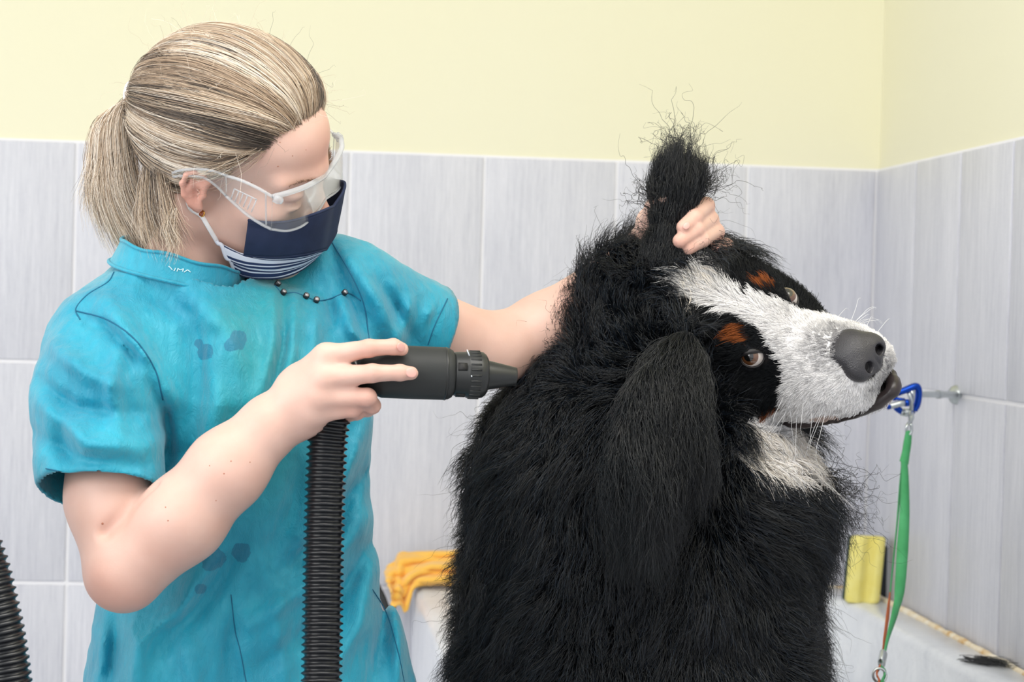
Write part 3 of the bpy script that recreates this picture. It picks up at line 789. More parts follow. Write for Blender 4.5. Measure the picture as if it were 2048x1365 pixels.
# --- ears
def ear_fur(ear, Ve, Fe, n, dirf, Lf, rad0=.00028, clump=.012, amt=.7, frizz=.14, name='ear_fur', k=9, grav=.15, big=0.):
    P, N = sample_surface(Ve, Fe, n); D = dirf(P, N); pts = clumped(P, N, D, Lf(P), k, clump, amt, frizz, .0, grav, big)
    hair_obj(name, pts, rad0, .00005, fur_m, ear, np.outer(.75 + .5 * rng.random(n), (.0036, .0048, .0064)))
r0, r1, r2, r3 = W(1350, 690, 2.22), W(1322, 780, 2.165), W(1308, 870, 2.145), W(1312, 950, 2.150)
ep = [Cone(r0, r1, .016, .028, k=.02), Cone(r1, r2, .030, .034, k=.02), Cone(r2, r3, .032, .012, k=.02)]
ax_ = unit(np.array([.35, -1, .1]))
def ear_sdf(P):
    q = P - r1; off = (q @ ax_); P2 = P + np.outer(off, ax_) * 1.2
    d = np.full(len(P), 9.)
    for p in ep: d = smin(d, p.d(P2), p.k)
    return d
Ve, Fe = surface_nets([Fun(ear_sdf)], r2 - .2, r2 + .24, .005)
eo = mesh_obj('ear', smooth_v(Ve, Fe, 1), Fe, Mat('ear_leather', (.008, .009, .011, 1), .6), dog); eo['label'] = 'long haired ear hanging down over the neck'
ear_fur(eo, Ve, Fe, 16000, lambda P, N: unit(unit(W(1312, 1120, 2.14) - P) * .9 + N * .26 + .30 * np.c_[vnoise(P, 16), vnoise(P + 4, 16), vnoise(P + 9, 16)]),
        lambda P: np.clip(.060 + .028 * vnoise(P, 14) + np.interp(P[:, 2], [1.10, 1.2, 1.3], [.024, .02, .0]), .02, .105), clump=.012, amt=.75, big=.03)
l0, l1, l2, l3 = W(1334, 535, 2.285), W(1334, 478, 2.285), W(1344, 432, 2.29), W(1354, 376, 2.30)
Ve, Fe = surface_nets([Cone(l0, l1, .030, .013, k=.02), Cone(l1, l2, .0110, .0095, k=.02), Cone(l2, l3, .0100, .0125, k=.02)], l2 - .16, l2 + .14, .004)
eo = mesh_obj('ear', smooth_v(Ve, Fe, 1), Fe, bpy.data.materials['ear_leather'], dog); eo['label'] = 'ear pulled straight up with a loose tuft of hair'
tip = W(1340, 318, 2.31)
def updir(P, N):
    s_ = np.clip((P[:, 2] - l1[2]) / (l3[2] - l1[2]), -.6, 1)[:, None]
    ss = np.clip((s_ - .25) / .5, 0, 1); a = unit(unit(P - W(1334, 490, 2.295)) * (.25 + .75 * ss) + (.9 - .65 * ss) * unit(W(1352, 300, 2.305) - P)); b = unit(l2 + np.array([0, 0, .02]) - P)
    return unit(np.where(s_ > .1, a, b) * .95 + N * (.05 + .15 * np.clip((s_ - .3) / .5, 0, 1)) + .10 * np.c_[vnoise(P, 30), vnoise(P + 4, 30), vnoise(P + 9, 30)])
ear_fur(eo, Ve, Fe, 14000, updir, lambda P: np.clip(np.interp(P[:, 2], [l0[2] - .03, l0[2], l1[2], l2[2], l3[2]], [.02, .028, .036, .050, .040]) + rng.normal(0, .008, len(P)), .015, .08), clump=.009, amt=.85, frizz=.10, grav=0, big=.02)
# loose curling wisps at the end of the tuft and beside the thumb
def wisp(starts, dirs, n, lo, hi, spread, k=16, curl=.05, fr=.4):
    i = rng.integers(0, min(len(starts), len(dirs)), n); P = np.array(starts)[i] + rng.normal(0, .006, (n, 3))
    D = unit(np.array(dirs)[i] + rng.normal(0, spread, (n, 3)))
    pts = clumped(P, D, D, rng.uniform(lo, hi, n), k, .012, .75, fr, curl, 0)
    hair_obj('loose_hair', pts, .00022, .00006, fur_m, eo, np.full((n, 3), .008))
wisp([W(1350, 320, 2.31), W(1372, 350, 2.31), W(1380, 390, 2.31), W(1395, 385, 2.30)], [(-.05, 0, 1), (.3, 0, 1), (.9, 0, .7), (.8, 0, .8)], 170, .025, .055, .32)
wisp([W(1322, 440, 2.28), W(1318, 470, 2.28), W(1322, 400, 2.28)], [(-.8, -.2, .6), (-.9, -.3, .1), (-1, -.1, .5)], 90, .02, .045, .35)
wisp([W(1650, 950, 2.28), W(1660, 985, 2.30), W(1640, 930, 2.27)], [(.8, -.1, -.5), (.5, 0, -.8)], 130, .03, .08, .4)

# ================================================================== THE GROOMER
PR = frame([.92, -.25, -.30], [.13, -.53, .84]); PO = CAM + (np.array([-.0850, 2.20, 1.4940]) - CAM) * (2.165 / 2.20); PS = 1.015
pw = lambda p: PR @ np.asarray(p, float) * PS + PO               # head -> world
pl_ = lambda P: (np.atleast_2d(P) - PO) @ PR / PS                # world -> head
S_R, E_R, W_R = W(212, 684, 2.13), W(248, 1146, 2.02), W(566, 826, 2.00)
S_L, E_L, W_L = W(712, 600, 2.24), W(985, 702, 2.33), W(1288, 512, 2.40)
NB = W(372, 548, 2.19)
skull = [Ell((0, -.006, .046), (.071, .092, .076), k=.02), Ell((0, .034, -.022), (.059, .056, .074), k=.02), Ell((0, .046, .050), (.056, .047, .045), k=.02),
         Ell((0, .046, -.066), (.041, .040, .034), k=.02), Ell((0, .080, -.091), (.017, .014, .014), k=.012)]
hs = [Cone((.054, .0, -.042), (.020, .074, -.088), .017, .013, k=.02), Ell((.044, .058, -.014), (.021, .022, .017), k=.018),
      Cone((.010, .0885, .023), (.046, .070, .022), .0095, .009, k=.014), Ell((.031, .094, .005), (.017, .013, .010), k=.010, op='s'),
      Ell((.031, .0775, .0085), (.0150, .0128, .0085), k=.003), Ell((.031, .0785, -.006), (.0145, .011, .0045), k=.004), Ell((.0115, .097, -.026), (.0075, .009, .0075), k=.005)]
skull += hs + mirror(hs)
skull += [Cone((0, .088, .012), (0, .103, -.019), .0068, .0085, k=.010), Ell((0, .105, -.023), (.010, .0095, .0085), k=.006),
          Ell((0, .0965, -.054), (.021, .009, .0048), k=.004), Ell((0, .0955, -.063), (.019, .009, .0055), k=.004)]
hel = [(.077, .003, .010), (.078, .007, .021), (.081, .000, .031), (.085, -.013, .034), (.088, -.024, .027), (.089, -.028, .012), (.087, -.024, -.006), (.083, -.014, -.020), (.079, -.005, -.026)]
ear = [Ell((.078, -.011, .006), (.0045, .0165, .026), k=.006), Ell((.078, -.004, -.024), (.0045, .0085, .0095), k=.006)]
ear += [Cone(hel[i], hel[i + 1], .0036, .0036, k=.003) for i in range(8)]
ear += [Ell((.0855, -.007, -.001), (.0085, .0090, .0125), k=.002, op='s'), Ell((.086, -.011, .0215), (.005, .009, .007), k=.003, op='s')]
ear += [Cone((.083, -.016, .020), (.083, -.0185, .003), .0027, .003, k=.003), Cone((.083, -.0185, .003), (.081, -.012, -.012), .003, .0027, k=.003), Ell((.0775, .0025, -.003), (.0045, .0042, .006), k=.003)]
EC = np.array([.079, -.001, -.001])
for p in ear:
    if isinstance(p, Cone): p.a = EC + (p.a - EC) * .71; p.b = EC + (p.b - EC) * .71; p.ra *= .82; p.rb *= .82
    else: p.c = EC + (p.c - EC) * .71; p.r = p.r * .71
ear2 = mirror(ear)
headp2 = place(skull + ear + ear2, PR, PO, PS)
neckp = [Cone(pw((0, -.024, -.035)), NB, .045, .042, k=.02), Cone(pw((0, -.002, -.055)), W(395, 560, 2.20), .028, .024, k=.02),
         Cone(NB, W(280, 665, 2.19), .035, .035, k=.03), Cone(NB, W(590, 625, 2.24), .035, .035, k=.03),
         Cone(pw((.054, -.024, -.035)), W(396, 548, 2.185), .009, .007, k=.02)]
yawT = math.radians(24); TR = np.array([[math.cos(yawT), -math.sin(yawT), 0], [math.sin(yawT), math.cos(yawT), 0], [0, 0, 1.]])
torp = [Ell(W(470, 830, 2.20), (.115, .070, .13), TR, k=.03), Ell(W(490, 1050, 2.20), (.10, .07, .18), TR, k=.03), Ell(W(500, 1380, 2.22), (.150, .095, .16), TR, k=.05)]
# right arm, held out over the dryer
fa1, fa2 = W(365, 1038, 2.005), W(455, 938, 2.0)
armR = [Cone(S_R, W(222, 1000, 2.05), .049, .0425, k=.03), Cone(W(222, 1000, 2.05), E_R, .0425, .0375, k=.02), Cone(E_R, fa1, .0385, .0405, k=.009), Cone(fa1, fa2, .0405, .0365, k=.02), Cone(fa2, W(540, 852, 2.0), .0375, .0285, k=.02)]
armR += [Cone(W(212, 1066, 1.998), W(262, 1004, 1.992), .0045, .0035, k=.010, op='s'), Cone(W(262, 1004, 1.992), W(312, 972, 1.990), .0035, .002, k=.008, op='s')]
armR += [Cone(W(540, 852, 2.0), W(585, 812, 1.997), .0275, .0245, k=.015)]
H = lambda x, y, Y: W(x, y, Y)
mc = [H(652, 713, 1.976), H(650, 757, 1.969), H(640, 796, 1.972), H(625, 828, 1.980)]
wrc = [H(588, 784, 1.992), H(592, 803, 1.988), H(594, 823, 1.990), H(592, 840, 1.996)]
armR += [Cone(wrc[i], mc[i], .0165, [.0125, .0122, .0118, .0112][i], k=.014) for i in range(4)]
armR += [Cone(H(585, 770, 2.003), H(640, 728, 1.99), .014, .012, k=.012), Ell(H(612, 838, 1.998), (.022, .016, .016), k=.015)]
def finger(pts, rad, k0=.008, k=.0025):
    out = []
    for i in range(len(pts) - 1):
        out.append(Cone(pts[i], pts[i + 1], rad[i], rad[i + 1], k=k0 if i == 0 else k))
    for i in range(1, len(pts) - 1):
        out.append(Ell(pts[i], np.full(3, rad[i] * 1.06), k=.002))
    return out
fR = [[mc[0], H(738, 697, 1.9605), H(787, 694, 1.9635), H(804, 699, 1.967)], [mc[1], H(745, 747, 1.9535), H(800, 746, 1.9555), H(823, 747, 1.959)],
      [mc[2], H(735, 795, 1.962), H(745, 812, 1.978), H(735, 822, 1.992)], [mc[3], H(706, 819, 1.974), H(714, 826, 1.988), H(700, 832, 2.0)]]
armR += finger(fR[0], [.0112, .0086, .0077, .0068]) + finger(fR[1], [.0112, .0088, .0078, .0068]) + finger(fR[2], [.0108, .0086, .0078, .007]) + finger(fR[3], [.0102, .0078, .007, .0064])
armR += finger([H(600, 760, 2.003), H(650, 724, 2.022), H(705, 722, 2.030), H(740, 728, 2.028)], [.014, .0108, .0098, .008], .012)
# left arm, reaching behind the dog's neck, hand closed round the lifted ear
armL = [Cone(S_L, E_L, .045, .0395, k=.03), Cone(E_L, W(1090, 655, 2.355), .0395, .0375, k=.02), Cone(W(1090, 655, 2.355), W_L, .0375, .0275, k=.02)]
pc = W(1310, 448, 2.345); kn = W(1372, 448, 2.352)
armL += [Cone(W_L, W(1302, 490, 2.385), .0265, .022, k=.015), Cone(W(1302, 490, 2.385), pc, .022, .020, k=.015), Cone(W(1304, 492, 2.38), kn, .020, .016, k=.02), Cone(pc, W(1335, 415, 2.34), .019, .014, k=.015)]
fL = [[W(1385, 418, 2.345), W(1412, 412, 2.312), W(1388, 436, 2.270), W(1367, 455, 2.258)], [W(1390, 440, 2.350), W(1420, 440, 2.315), W(1392, 460, 2.268), W(1360, 482, 2.256)],
      [W(1395, 462, 2.352), W(1432, 464, 2.316), W(1404, 480, 2.272), W(1375, 497, 2.262)], [W(1400, 484, 2.354), W(1452, 492, 2.322), W(1440, 498, 2.300), W(1425, 503, 2.290)]]
for q, r0_ in zip(fL, (.0100, .0102, .0098, .0088)):
    armL += [Cone(W(1340, 462, 2.36), q[0], .016, r0_ * 1.15, k=.012)] + finger(q, [r0_ * 1.12, r0_, r0_ * .93, r0_ * .86], .005, .0012)
armL += finger([W(1304, 490, 2.355), W(1297, 450, 2.320), W(1308, 415, 2.295), W(1334, 402, 2.275)], [.016, .0125, .0105, .0085], .012)
bodyprims = torp + neckp + armR + armL + headp2
Vb, Fb = surface_nets(bodyprims, (-.36, 1.90, .90), (.58, 2.46, 1.66), .0023)
Vb = smooth_v(Vb, Fb, 1, .4)
hips = W(505, 1380, 2.22)
person = thing('person', 'blond person in a teal short sleeved tunic holding a blower and the dog\'s ear', 'person', (hips[0], hips[1], 0))
sk = Mat('skin', lin(232, 196, 178), .46, spec=.4, Subsurface_Weight=.12, Subsurface_Radius=(.012, .005, .003), Subsurface_Scale=1.)
kv = sk.coord()
sk.set('Base Color', sk.mix(sk.attr('blush').outputs['Fac'], sk.mix(sk.noise(35, kv, 4), lin(210, 170, 154), lin(224, 188, 174)), lin(204, 124, 104)))
sk.bump(sk.noise(500, kv, 3), .15, .0005)
Lh = pl_(Vb)
inear = ((np.abs(Lh[:, 0]) > .074) & (np.abs(Lh[:, 1] + .008) < .024) & (Lh[:, 2] < .034) & (Lh[:, 2] > -.0225) & (np.abs(Lh[:, 0]) < .1)).astype(float)
fing = np.zeros(len(Vb))
for q in fR + fL:
    for c_ in q[1:]: fing = np.maximum(fing, np.exp(-(np.linalg.norm(Vb - c_, axis=1) / .012) ** 2))
elb = np.exp(-(np.linalg.norm(Vb - W(245, 1190, 2.0), axis=1) / .035) ** 2)
fore = np.clip(1 - np.linalg.norm((Lh - np.array([0, .085, .05])) / np.array([.05, .04, .035]), axis=1), 0, 1)
nosr = np.exp(-(np.linalg.norm(Lh - np.array([0, .11, -.02]), axis=1) / .018) ** 2)
blush = np.clip(inear * .40 + fing * .28 + elb * .28 + .45 * fore + .4 * nosr + .12 * vnoise(Vb, 40), 0, 1)
mesh_obj('body', Vb, Fb, sk, person, attrs={'blush': blush})
BVb = BVHTree.FromPolygons(Vb.tolist(), Fb.tolist())
def hit(bvh, px, py, lift=0.):
    d = raydir(px, py); h = bvh.ray_cast(Vector(CAM), Vector(d))
    if h[0] is None: return None, None
    n_ = np.array(h[1]); n_ = -n_ if n_ @ d > 0 else n_
    return np.array(h[0]) + n_ * lift, n_
# moles and freckles
molem = Mat('mole', lin(172, 112, 88), .6)
for x, y, r_ in [(419, 932, 1.4), (448, 948, 1.8), (513, 1005, 2.6), (432, 1002, 1.5), (500, 925, 1.5), (462, 923, 1.8), (331, 1015, 1.8), (336, 1042, 1.8), (205, 1048, 3.0), (503, 366, 2.2), (556, 333, 2), (585, 312, 1.5), (560, 285, 1.5), (612, 300, 1.3)]:
    p_, n_ = hit(BVb, x, y)
    if p_ is not None: ball('mole', p_, (r_ / 2400, r_ / 2400, .0003), molem, person, zframe(n_), 10, 6)
# finger nails
nailm = Mat('fingernail', lin(224, 170, 160), .38, spec=.5)
def nail(px, py, a, b, ang):
    p_, n_ = hit(BVb, px, py)
    if p_ is None: return
    t_ = RGT * math.cos(ang) + UPV * math.sin(ang); t_ = unit(t_ - n_ * (t_ @ n_)); R_ = np.stack([t_, np.cross(n_, t_), n_], 1)
    ball('fingernail', p_ + n_ * .0002, (a, b, .0011), nailm, person, R_, 16, 10)
nail(802, 695, .0060, .0045, -.25); nail(822, 746, .0062, .0050, -.05); nail(1373, 452, .0052, .0038, .75); nail(1433, 497, .0045, .0035, .3)

# ------------------------------------------------------------------ tunic
def stack(rows):
    zs = np.array([r_[0] for r_ in rows]); A = np.array([r_[1:] for r_ in rows]); o_ = np.argsort(zs); zs, A = zs[o_], A[o_]
    def f(P):
        q = np.stack([np.interp(P[:, 2], zs, A[:, i]) for i in range(4)], 1)
        d = P[:, :2] - q[:, :2]; c_, s_ = math.cos(yawT), math.sin(yawT)
        u_ = (d[:, 0] * c_ + d[:, 1] * s_) / q[:, 2]; v_ = (-d[:, 0] * s_ + d[:, 1] * c_) / q[:, 3]
        e = 2.3
        k0 = (np.abs(u_) ** e + np.abs(v_) ** e) ** (1 / e)
        g = np.sqrt((u_ / q[:, 2]) ** 2 + (v_ / q[:, 3]) ** 2) / (np.sqrt(u_ ** 2 + v_ ** 2) + 1e-6)
        d2 = (k0 - 1) / g
        dz = np.maximum(zs[0] - P[:, 2], P[:, 2] - zs[-1])
        return np.maximum(d2, dz)
    return f
rows = []
for py, x0_, x1_, Yc, b_ in [(500, 262, 470, 2.185, .068), (535, 232, 480, 2.185, .076), (562, 214, 545, 2.19, .080), (592, 205, 680, 2.195, .080), (640, 200, 745, 2.19, .092), (720, 235, 742, 2.185, .105), (800, 262, 738, 2.18, .112), (900, 280, 735, 2.185, .108),
                             (1000, 265, 735, 2.19, .106), (1080, 240, 742, 2.195, .106), (1160, 215, 760, 2.20, .110), (1250, 197, 790, 2.20, .115), (1365, 180, 826, 2.205, .122), (1500, 165, 850, 2.21, .128), (1640, 160, 856, 2.21, .13)]:
    l_, r__ = W(x0_, py, Yc), W(x1_, py, Yc); c_ = (l_ + r__) / 2; hw = (r__[0] - l_[0]) / 2
    a_ = math.sqrt(max(hw ** 2 - (b_ * math.sin(yawT)) ** 2, .0004)) / math.cos(yawT)
    rows.append((c_[2], c_[0], c_[1], a_, b_))
shR, hemR = W(216, 694, 2.13), W(207, 985, 2.045)
shL, hemL = W(705, 600, 2.24), W(868, 654, 2.288)
FOLD = []   # ridge or valley: polyline in the (x, z) plane of the cloth, width, height
def fold(pts, w, h): FOLD.append((np.array([W(x, y, 2.1)[[0, 2]] for x, y in pts]), w * .80, h * 2.35))
for p_, w_, h_ in [
    ([(545, 575), (550, 680), (520, 800)], .010, .005), ([(590, 590), (585, 700), (560, 830)], .009, .005), ([(567, 585), (566, 690), (540, 820)], .008, -.004), ([(632, 608), (628, 690), (610, 760)], .008, .004), ([(685, 595), (705, 660), (735, 700)], .009, .006), ([(660, 600), (668, 670)], .007, -.004),
    ([(655, 480), (690, 560), (730, 640)], .010, -.006), ([(700, 520), (760, 600), (800, 690)], .012, .006), ([(760, 560), (800, 620), (840, 690)], .010, -.005), ([(830, 600), (820, 650), (800, 700)], .009, .005), ([(880, 610), (860, 650)], .007, .003),
    ([(150, 625), (230, 660), (310, 740), (325, 850)], .008, -.0035), ([(215, 600), (280, 680), (345, 790)], .014, .008), ([(330, 760), (340, 860), (335, 960)], .008, -.003), ([(120, 690), (190, 740), (270, 770)], .012, .006), ([(90, 760), (170, 810), (290, 820)], .010, -.005), ([(100, 800), (200, 870), (310, 880)], .012, .006), ([(85, 860), (180, 905), (300, 920)], .010, -.004), ([(250, 690), (240, 780), (260, 860)], .010, .005), ([(140, 800), (150, 880), (170, 940)], .012, -.005),
    ([(300, 580), (380, 640), (400, 740), (390, 900)], .016, -.007), ([(380, 580), (460, 660), (490, 780)], .018, .007), ([(430, 700), (440, 800), (420, 900)], .016, .005),
    ([(735, 850), (690, 960), (600, 1070)], .012, .007), ([(720, 960), (660, 1070), (560, 1150)], .012, -.007), ([(730, 1050), (640, 1160), (500, 1240)], .014, .008), ([(735, 1120), (660, 1240), (520, 1330)], .014, -.007), ([(745, 1150), (720, 1260), (640, 1380)], .014, .007), ([(770, 1200), (770, 1290), (740, 1400)], .012, -.006), ([(800, 1260), (805, 1330), (800, 1420)], .011, .006),
    ([(480, 1090), (420, 1190), (330, 1290)], .014, -.006), ([(420, 1120), (360, 1210), (270, 1260)], .013, .006), ([(300, 1230), (280, 1300), (275, 1400)], .014, .007), ([(470, 1220), (460, 1300), (470, 1400)], .012, -.005), ([(560, 1160), (560, 1270), (580, 1400)], .014, .006), ([(230, 1230), (225, 1320), (215, 1400)], .010, -.006), ([(380, 1270), (390, 1340), (400, 1450)], .014, .005), ([(600, 930), (590, 1010), (540, 1100)], .013, -.006)]: fold(p_, w_, h_)
def folds(P):
    out = np.zeros(len(P)); X = P[:, [0, 2]]
    for pts_, w_, h_ in FOLD:
        lo_, hi_ = pts_.min(0) - w_ * 3, pts_.max(0) + w_ * 3
        m_ = ((X > lo_) & (X < hi_)).all(1)
        if not m_.any(): continue
        x_ = X[m_]; best = np.full(len(x_), 9.); tt = np.zeros(len(x_)); n_ = len(pts_) - 1
        for i in range(n_):
            a_, b_ = pts_[i], pts_[i + 1]; ba = b_ - a_; h__ = np.clip((x_ - a_) @ ba / (ba @ ba), 0, 1)
            d_ = np.linalg.norm(x_ - a_ - h__[:, None] * ba, axis=1); u_ = d_ < best
            best[u_] = d_[u_]; tt[u_] = (i + h__[u_]) / n_
        out[m_] += h_ * np.exp(-(best / w_) ** 2) * np.sin(np.pi * np.clip(.12 + .76 * tt, 0, 1))
    return out
nR = unit(unit(hemR - shR) + np.array([-.10, .10, 0])); nL = unit(hemL - shL)
def armdist(P, a, b):
    ba = b - a; h_ = np.clip((P - a) @ ba / (ba @ ba), -.2, 1.5); return np.linalg.norm(P - a - h_[:, None] * ba, axis=1)
def tun_post(P, D):
    n_ = np.abs(D) < .03
    D = D.copy(); Q = P[n_]
    D[n_] -= folds(Q) + .0016 * vnoise(Q, 22) + .0013 * vnoise(Q * np.array([1.2, 1, .8]), 52) + .0009 * vnoise(Q * np.array([1.3, 1, .7]), 115)
    cr = (P - hemR) @ nR; nearR = armdist(P, shR, hemR) < .105
    D = np.where(nearR & (cr > -.05), np.maximum(D, np.where(P[:, 0] < hemR[0] + .12, cr, -9)), D)
    clv = (P - hemL) @ nL; nearL = armdist(P, shL, hemL) < .09
    D = np.where(nearL & (clv > -.05), np.maximum(D, clv), D)
    return D
tunp = [Fun(stack(rows), k=0), Cone(shR, W(199, 800, 2.09), .057, .068, k=.035), Cone(W(198, 800, 2.09), W(208, 1030, 2.03), .070, .064, k=.01),
        Cone(shL, W(1010, 715, 2.335), .060, .045, k=.04), Cone(W(330, 618, 2.175), shR, .050, .054, k=.04), Cone(W(520, 640, 2.21), W(655, 578, 2.24), .045, .050, k=.03), Cone(W(655, 575, 2.24), shL, .050, .055, k=.03)]
Vt, Ft = surface_nets(tunp, (-.40, 1.92, .66), (.32, 2.48, 1.48), .0036, post=tun_post)
Vt = smooth_v(Vt, Ft, 1, .4)
zb = min(r_[0] for r_ in rows)
capR = (np.abs((Vt - hemR) @ nR) < .0018) & (armdist(Vt, shR, hemR) < .062)
capL = (np.abs((Vt - hemL) @ nL) < .0018) & (armdist(Vt, shL, hemL) < .05)
Cn = W(364, 526, 2.172); cu = unit(np.array([.22, -.10, 1.]))
cxd = unit(np.array([.97, .1, -.22])); cxd = unit(cxd - cu * (cxd @ cu)); cyd = np.cross(cu, cxd)
qc = Vt - Cn; hc = qc @ cu; rc = np.sqrt((qc @ cxd / .0745) ** 2 + (qc @ cyd / .0735) ** 2)
neckcut = (hc > -.030) & (rc < .90) | (hc > -.006) & (rc < np.where(qc @ cxd > .045, 1.06, 1.4))
kp = ~(capR | capL | (Vt[:, 2] < zb + .003) | neckcut)
Vt, Ft, _ = prune(Vt, Ft, kp)
ed = np.sort(np.vstack([Ft[:, [i, (i + 1) % 4]] for i in range(4)]), axis=1); ek = ed[:, 0] * len(Vt) + ed[:, 1]
uq, ct = np.unique(ek, return_counts=True); bv_ = np.unique(np.r_[uq[ct == 1] // len(Vt), uq[ct == 1] % len(Vt)])
for o_, n_, ax_a in ((hemR, nR, shR), (hemL, nL, shL)):                  # straight hems
    q_ = bv_[(np.abs((Vt[bv_] - o_) @ n_) < .009) & (armdist(Vt[bv_], ax_a, o_) < .09)]
    Vt[q_] -= ((Vt[q_] - o_) @ n_)[:, None] * n_
tm = Mat('teal_satin', lin(24, 160, 190), .43, spec=.5, Sheen_Weight=.30, Sheen_Roughness=.45)
tv_ = tm.coord()
wet = tm.ramp(tm.noise(5.5, tv_, 5, .6, .4), [(.40, (0, 0, 0)), (.62, (1, 1, 1))])
gen = tm.attr('green').outputs['Fac']; stn = tm.attr('stain').outputs['Fac']
stn_n = tm.ramp(tm.math('ADD', tm.math('MULTIPLY', stn, .7), tm.math('MULTIPLY', tm.noise(70, tv_, 4, .6), .8)), [(.80, (0, 0, 0)), (.845, (1, 1, 1))])
c1 = tm.mix(wet, lin(4, 142, 172), lin(30, 164, 190)); c1 = tm.mix(tm.math('MULTIPLY', gen, .65), c1, lin(18, 140, 145))
c1 = tm.mix(tm.math('MULTIPLY', stn_n, .8), c1, lin(0, 110, 142))
tm.set('Base Color', c1)
crk = tm.noise(75, tm.coord((1.4, 1, .7)), 7, .68, .8); wv = tm.noise(900, tm.coord((1, 1, .15)), 2)
tm.bump(tm.math('ADD', tm.math('MULTIPLY', crk, 1.), tm.math('MULTIPLY', wv, .05)), .75, .0032)
XZ = Vt[:, [0, 2]]
def near_px(pts_, w_):
    out = np.zeros(len(XZ))
    for x, y, s_ in pts_: out = np.maximum(out, np.exp(-(np.linalg.norm(XZ - W(x, y, 2.07)[[0, 2]], axis=1) / (w_ * s_)) ** 2))
    return out
grn = near_px([(540, 560, 1.), (535, 620, 1.2), (525, 720, 1.4), (530, 820, 1.6), (480, 640, .9), (540, 900, 1.5)], .038)
stain = np.clip(1.5 * near_px([(410, 705, 1.0), (475, 680, 1.1), (395, 688, .6), (462, 690, .8), (425, 1120, 1.5), (400, 1180, .7), (480, 1110, 1.2)], .0088), 0, 1.2)
tun = mesh_obj('tunic', Vt, Ft, tm, person, attrs={'green': grn, 'stain': stain}); solid(tun, .0022, -1)
BVt = BVHTree.FromPolygons(Vt.tolist(), Ft.tolist())
# stitched seams and hems
seamm = Mat('seam_thread', lin(6, 96, 128), .7)
def seam(pts_, r_=.0006, n_=60, name='seam', mat=seamm, lift=.0002):
    Q = catmull(np.array(pts_, float), n_); P_ = []
    for x, y in Q:
        p_, nn = hit(BVt, x, y, lift)
        if p_ is not None and (not P_ or np.linalg.norm(p_ - P_[-1]) < .03): P_.append(p_)
    if len(P_) > 4: tube(name, np.array(P_), r_, mat, tun, 6)
seam([(550, 572), (566, 587), (590, 586), (612, 594), (634, 602), (660, 598), (688, 587), (705, 590), (722, 602)], .0007)
seam([(152, 622), (215, 640), (270, 680), (310, 740), (326, 800)], .0008); seam([(660, 478), (700, 545), (728, 610), (738, 680)], .0008)
seam([(92, 938), (150, 948), (220, 952), (322, 950)], .0007, name='hem_stitch'); seam([(895, 598), (870, 650), (856, 690)], .0007, name='hem_stitch')
seam([(462, 1190), (470, 1260), (480, 1300), (492, 1364)], .0006); seam([(745, 1180), (775, 1230), (795, 1300), (808, 1364)], .0006)
seam([(160, 640), (152, 618), (175, 590), (215, 565), (228, 545)], .0007)
# buttons of the shoulder placket
btn = Mat('button_rim', lin(34, 34, 38), .35); bface = Mat('button_face', lin(168, 166, 170), .3, .5)
for x, y, q in [(553, 571, (.5, 0)), (565, 588, (.1, .2)), (611, 595, (.0, 0)), (632, 603, (.0, 0)), (687, 588, (.1, 0))]:
    p_, n_ = hit(BVt, x, y)
    if p_ is None: continue
    n_ = unit(n_ + RGT * q[0] + UPV * q[1] - FWD * .4)
    b_ = lathe('button', p_, n_, [(-.001, .0026), (.001, .0033), (.0040, .0034), (.0048, .0031), (.0048, .0024)], btn, tun, 20)
    lathe('button_face', p_ + n_ * .0046, n_, [(0, .0024), (.0005, .0023)], bface, b_, 16)
# standing collar
G = []; na = 90
aa = np.linspace(0, 2 * np.pi, na, endpoint=False)
for t_ in np.linspace(0, 1, 9):
    rx = .0745 - .0075 * t_ ** .7; ry = .0735 - .0080 * t_ ** .7
    hgt = -.016 + .026 * t_ + .0014 * np.sin(aa * 7 + t_ * 2) * t_ + .0012 * np.sin(aa * 3)
    rr_ = 1 + .012 * np.sin(aa * 9) * t_ + .01 * np.sin(aa * 4 + 1)
    G.append(Cn + (rx * rr_ * np.cos(aa))[:, None] * cxd + (ry * rr_ * np.sin(aa))[:, None] * cyd + hgt[:, None] * cu)
G = np.array(G)
Vc, Fc = grid_vf(G, True)
colr = mesh_obj('collar', Vc, Fc, tm, tun); solid(colr, .0030, -1)
for k_ in (0, 8): tube('collar_edge', np.vstack([G[k_], G[k_][:1]]), .0019, tm, tun, 8, cap=False)
BVc = BVHTree.FromPolygons(Vc.tolist(), [tuple(f_) for f_ in Fc])
thr = Mat('white_thread', lin(196, 228, 236), .7)
def stroke(pts_):
    P_ = [hit(BVc, 300 + x / 12.8, 480 + y / 12.8, .0004)[0] for x, y in catmull(np.array(pts_, float), 14)]
    P_ = [p_ for p_ in P_ if p_ is not None]
    if len(P_) > 3: tube('embroidered_letter', np.array(P_), .00055, thr, colr, 6)
for st in ([(470, 682), (510, 700), (575, 775)], [(650, 722), (640, 760), (612, 800)], [(690, 815), (715, 735)], [(715, 735), (765, 775)], [(765, 775), (860, 745)], [(860, 745), (830, 815)], [(872, 832), (915, 800), (962, 772)], [(962, 772), (995, 795), (1035, 830)]): stroke(st)
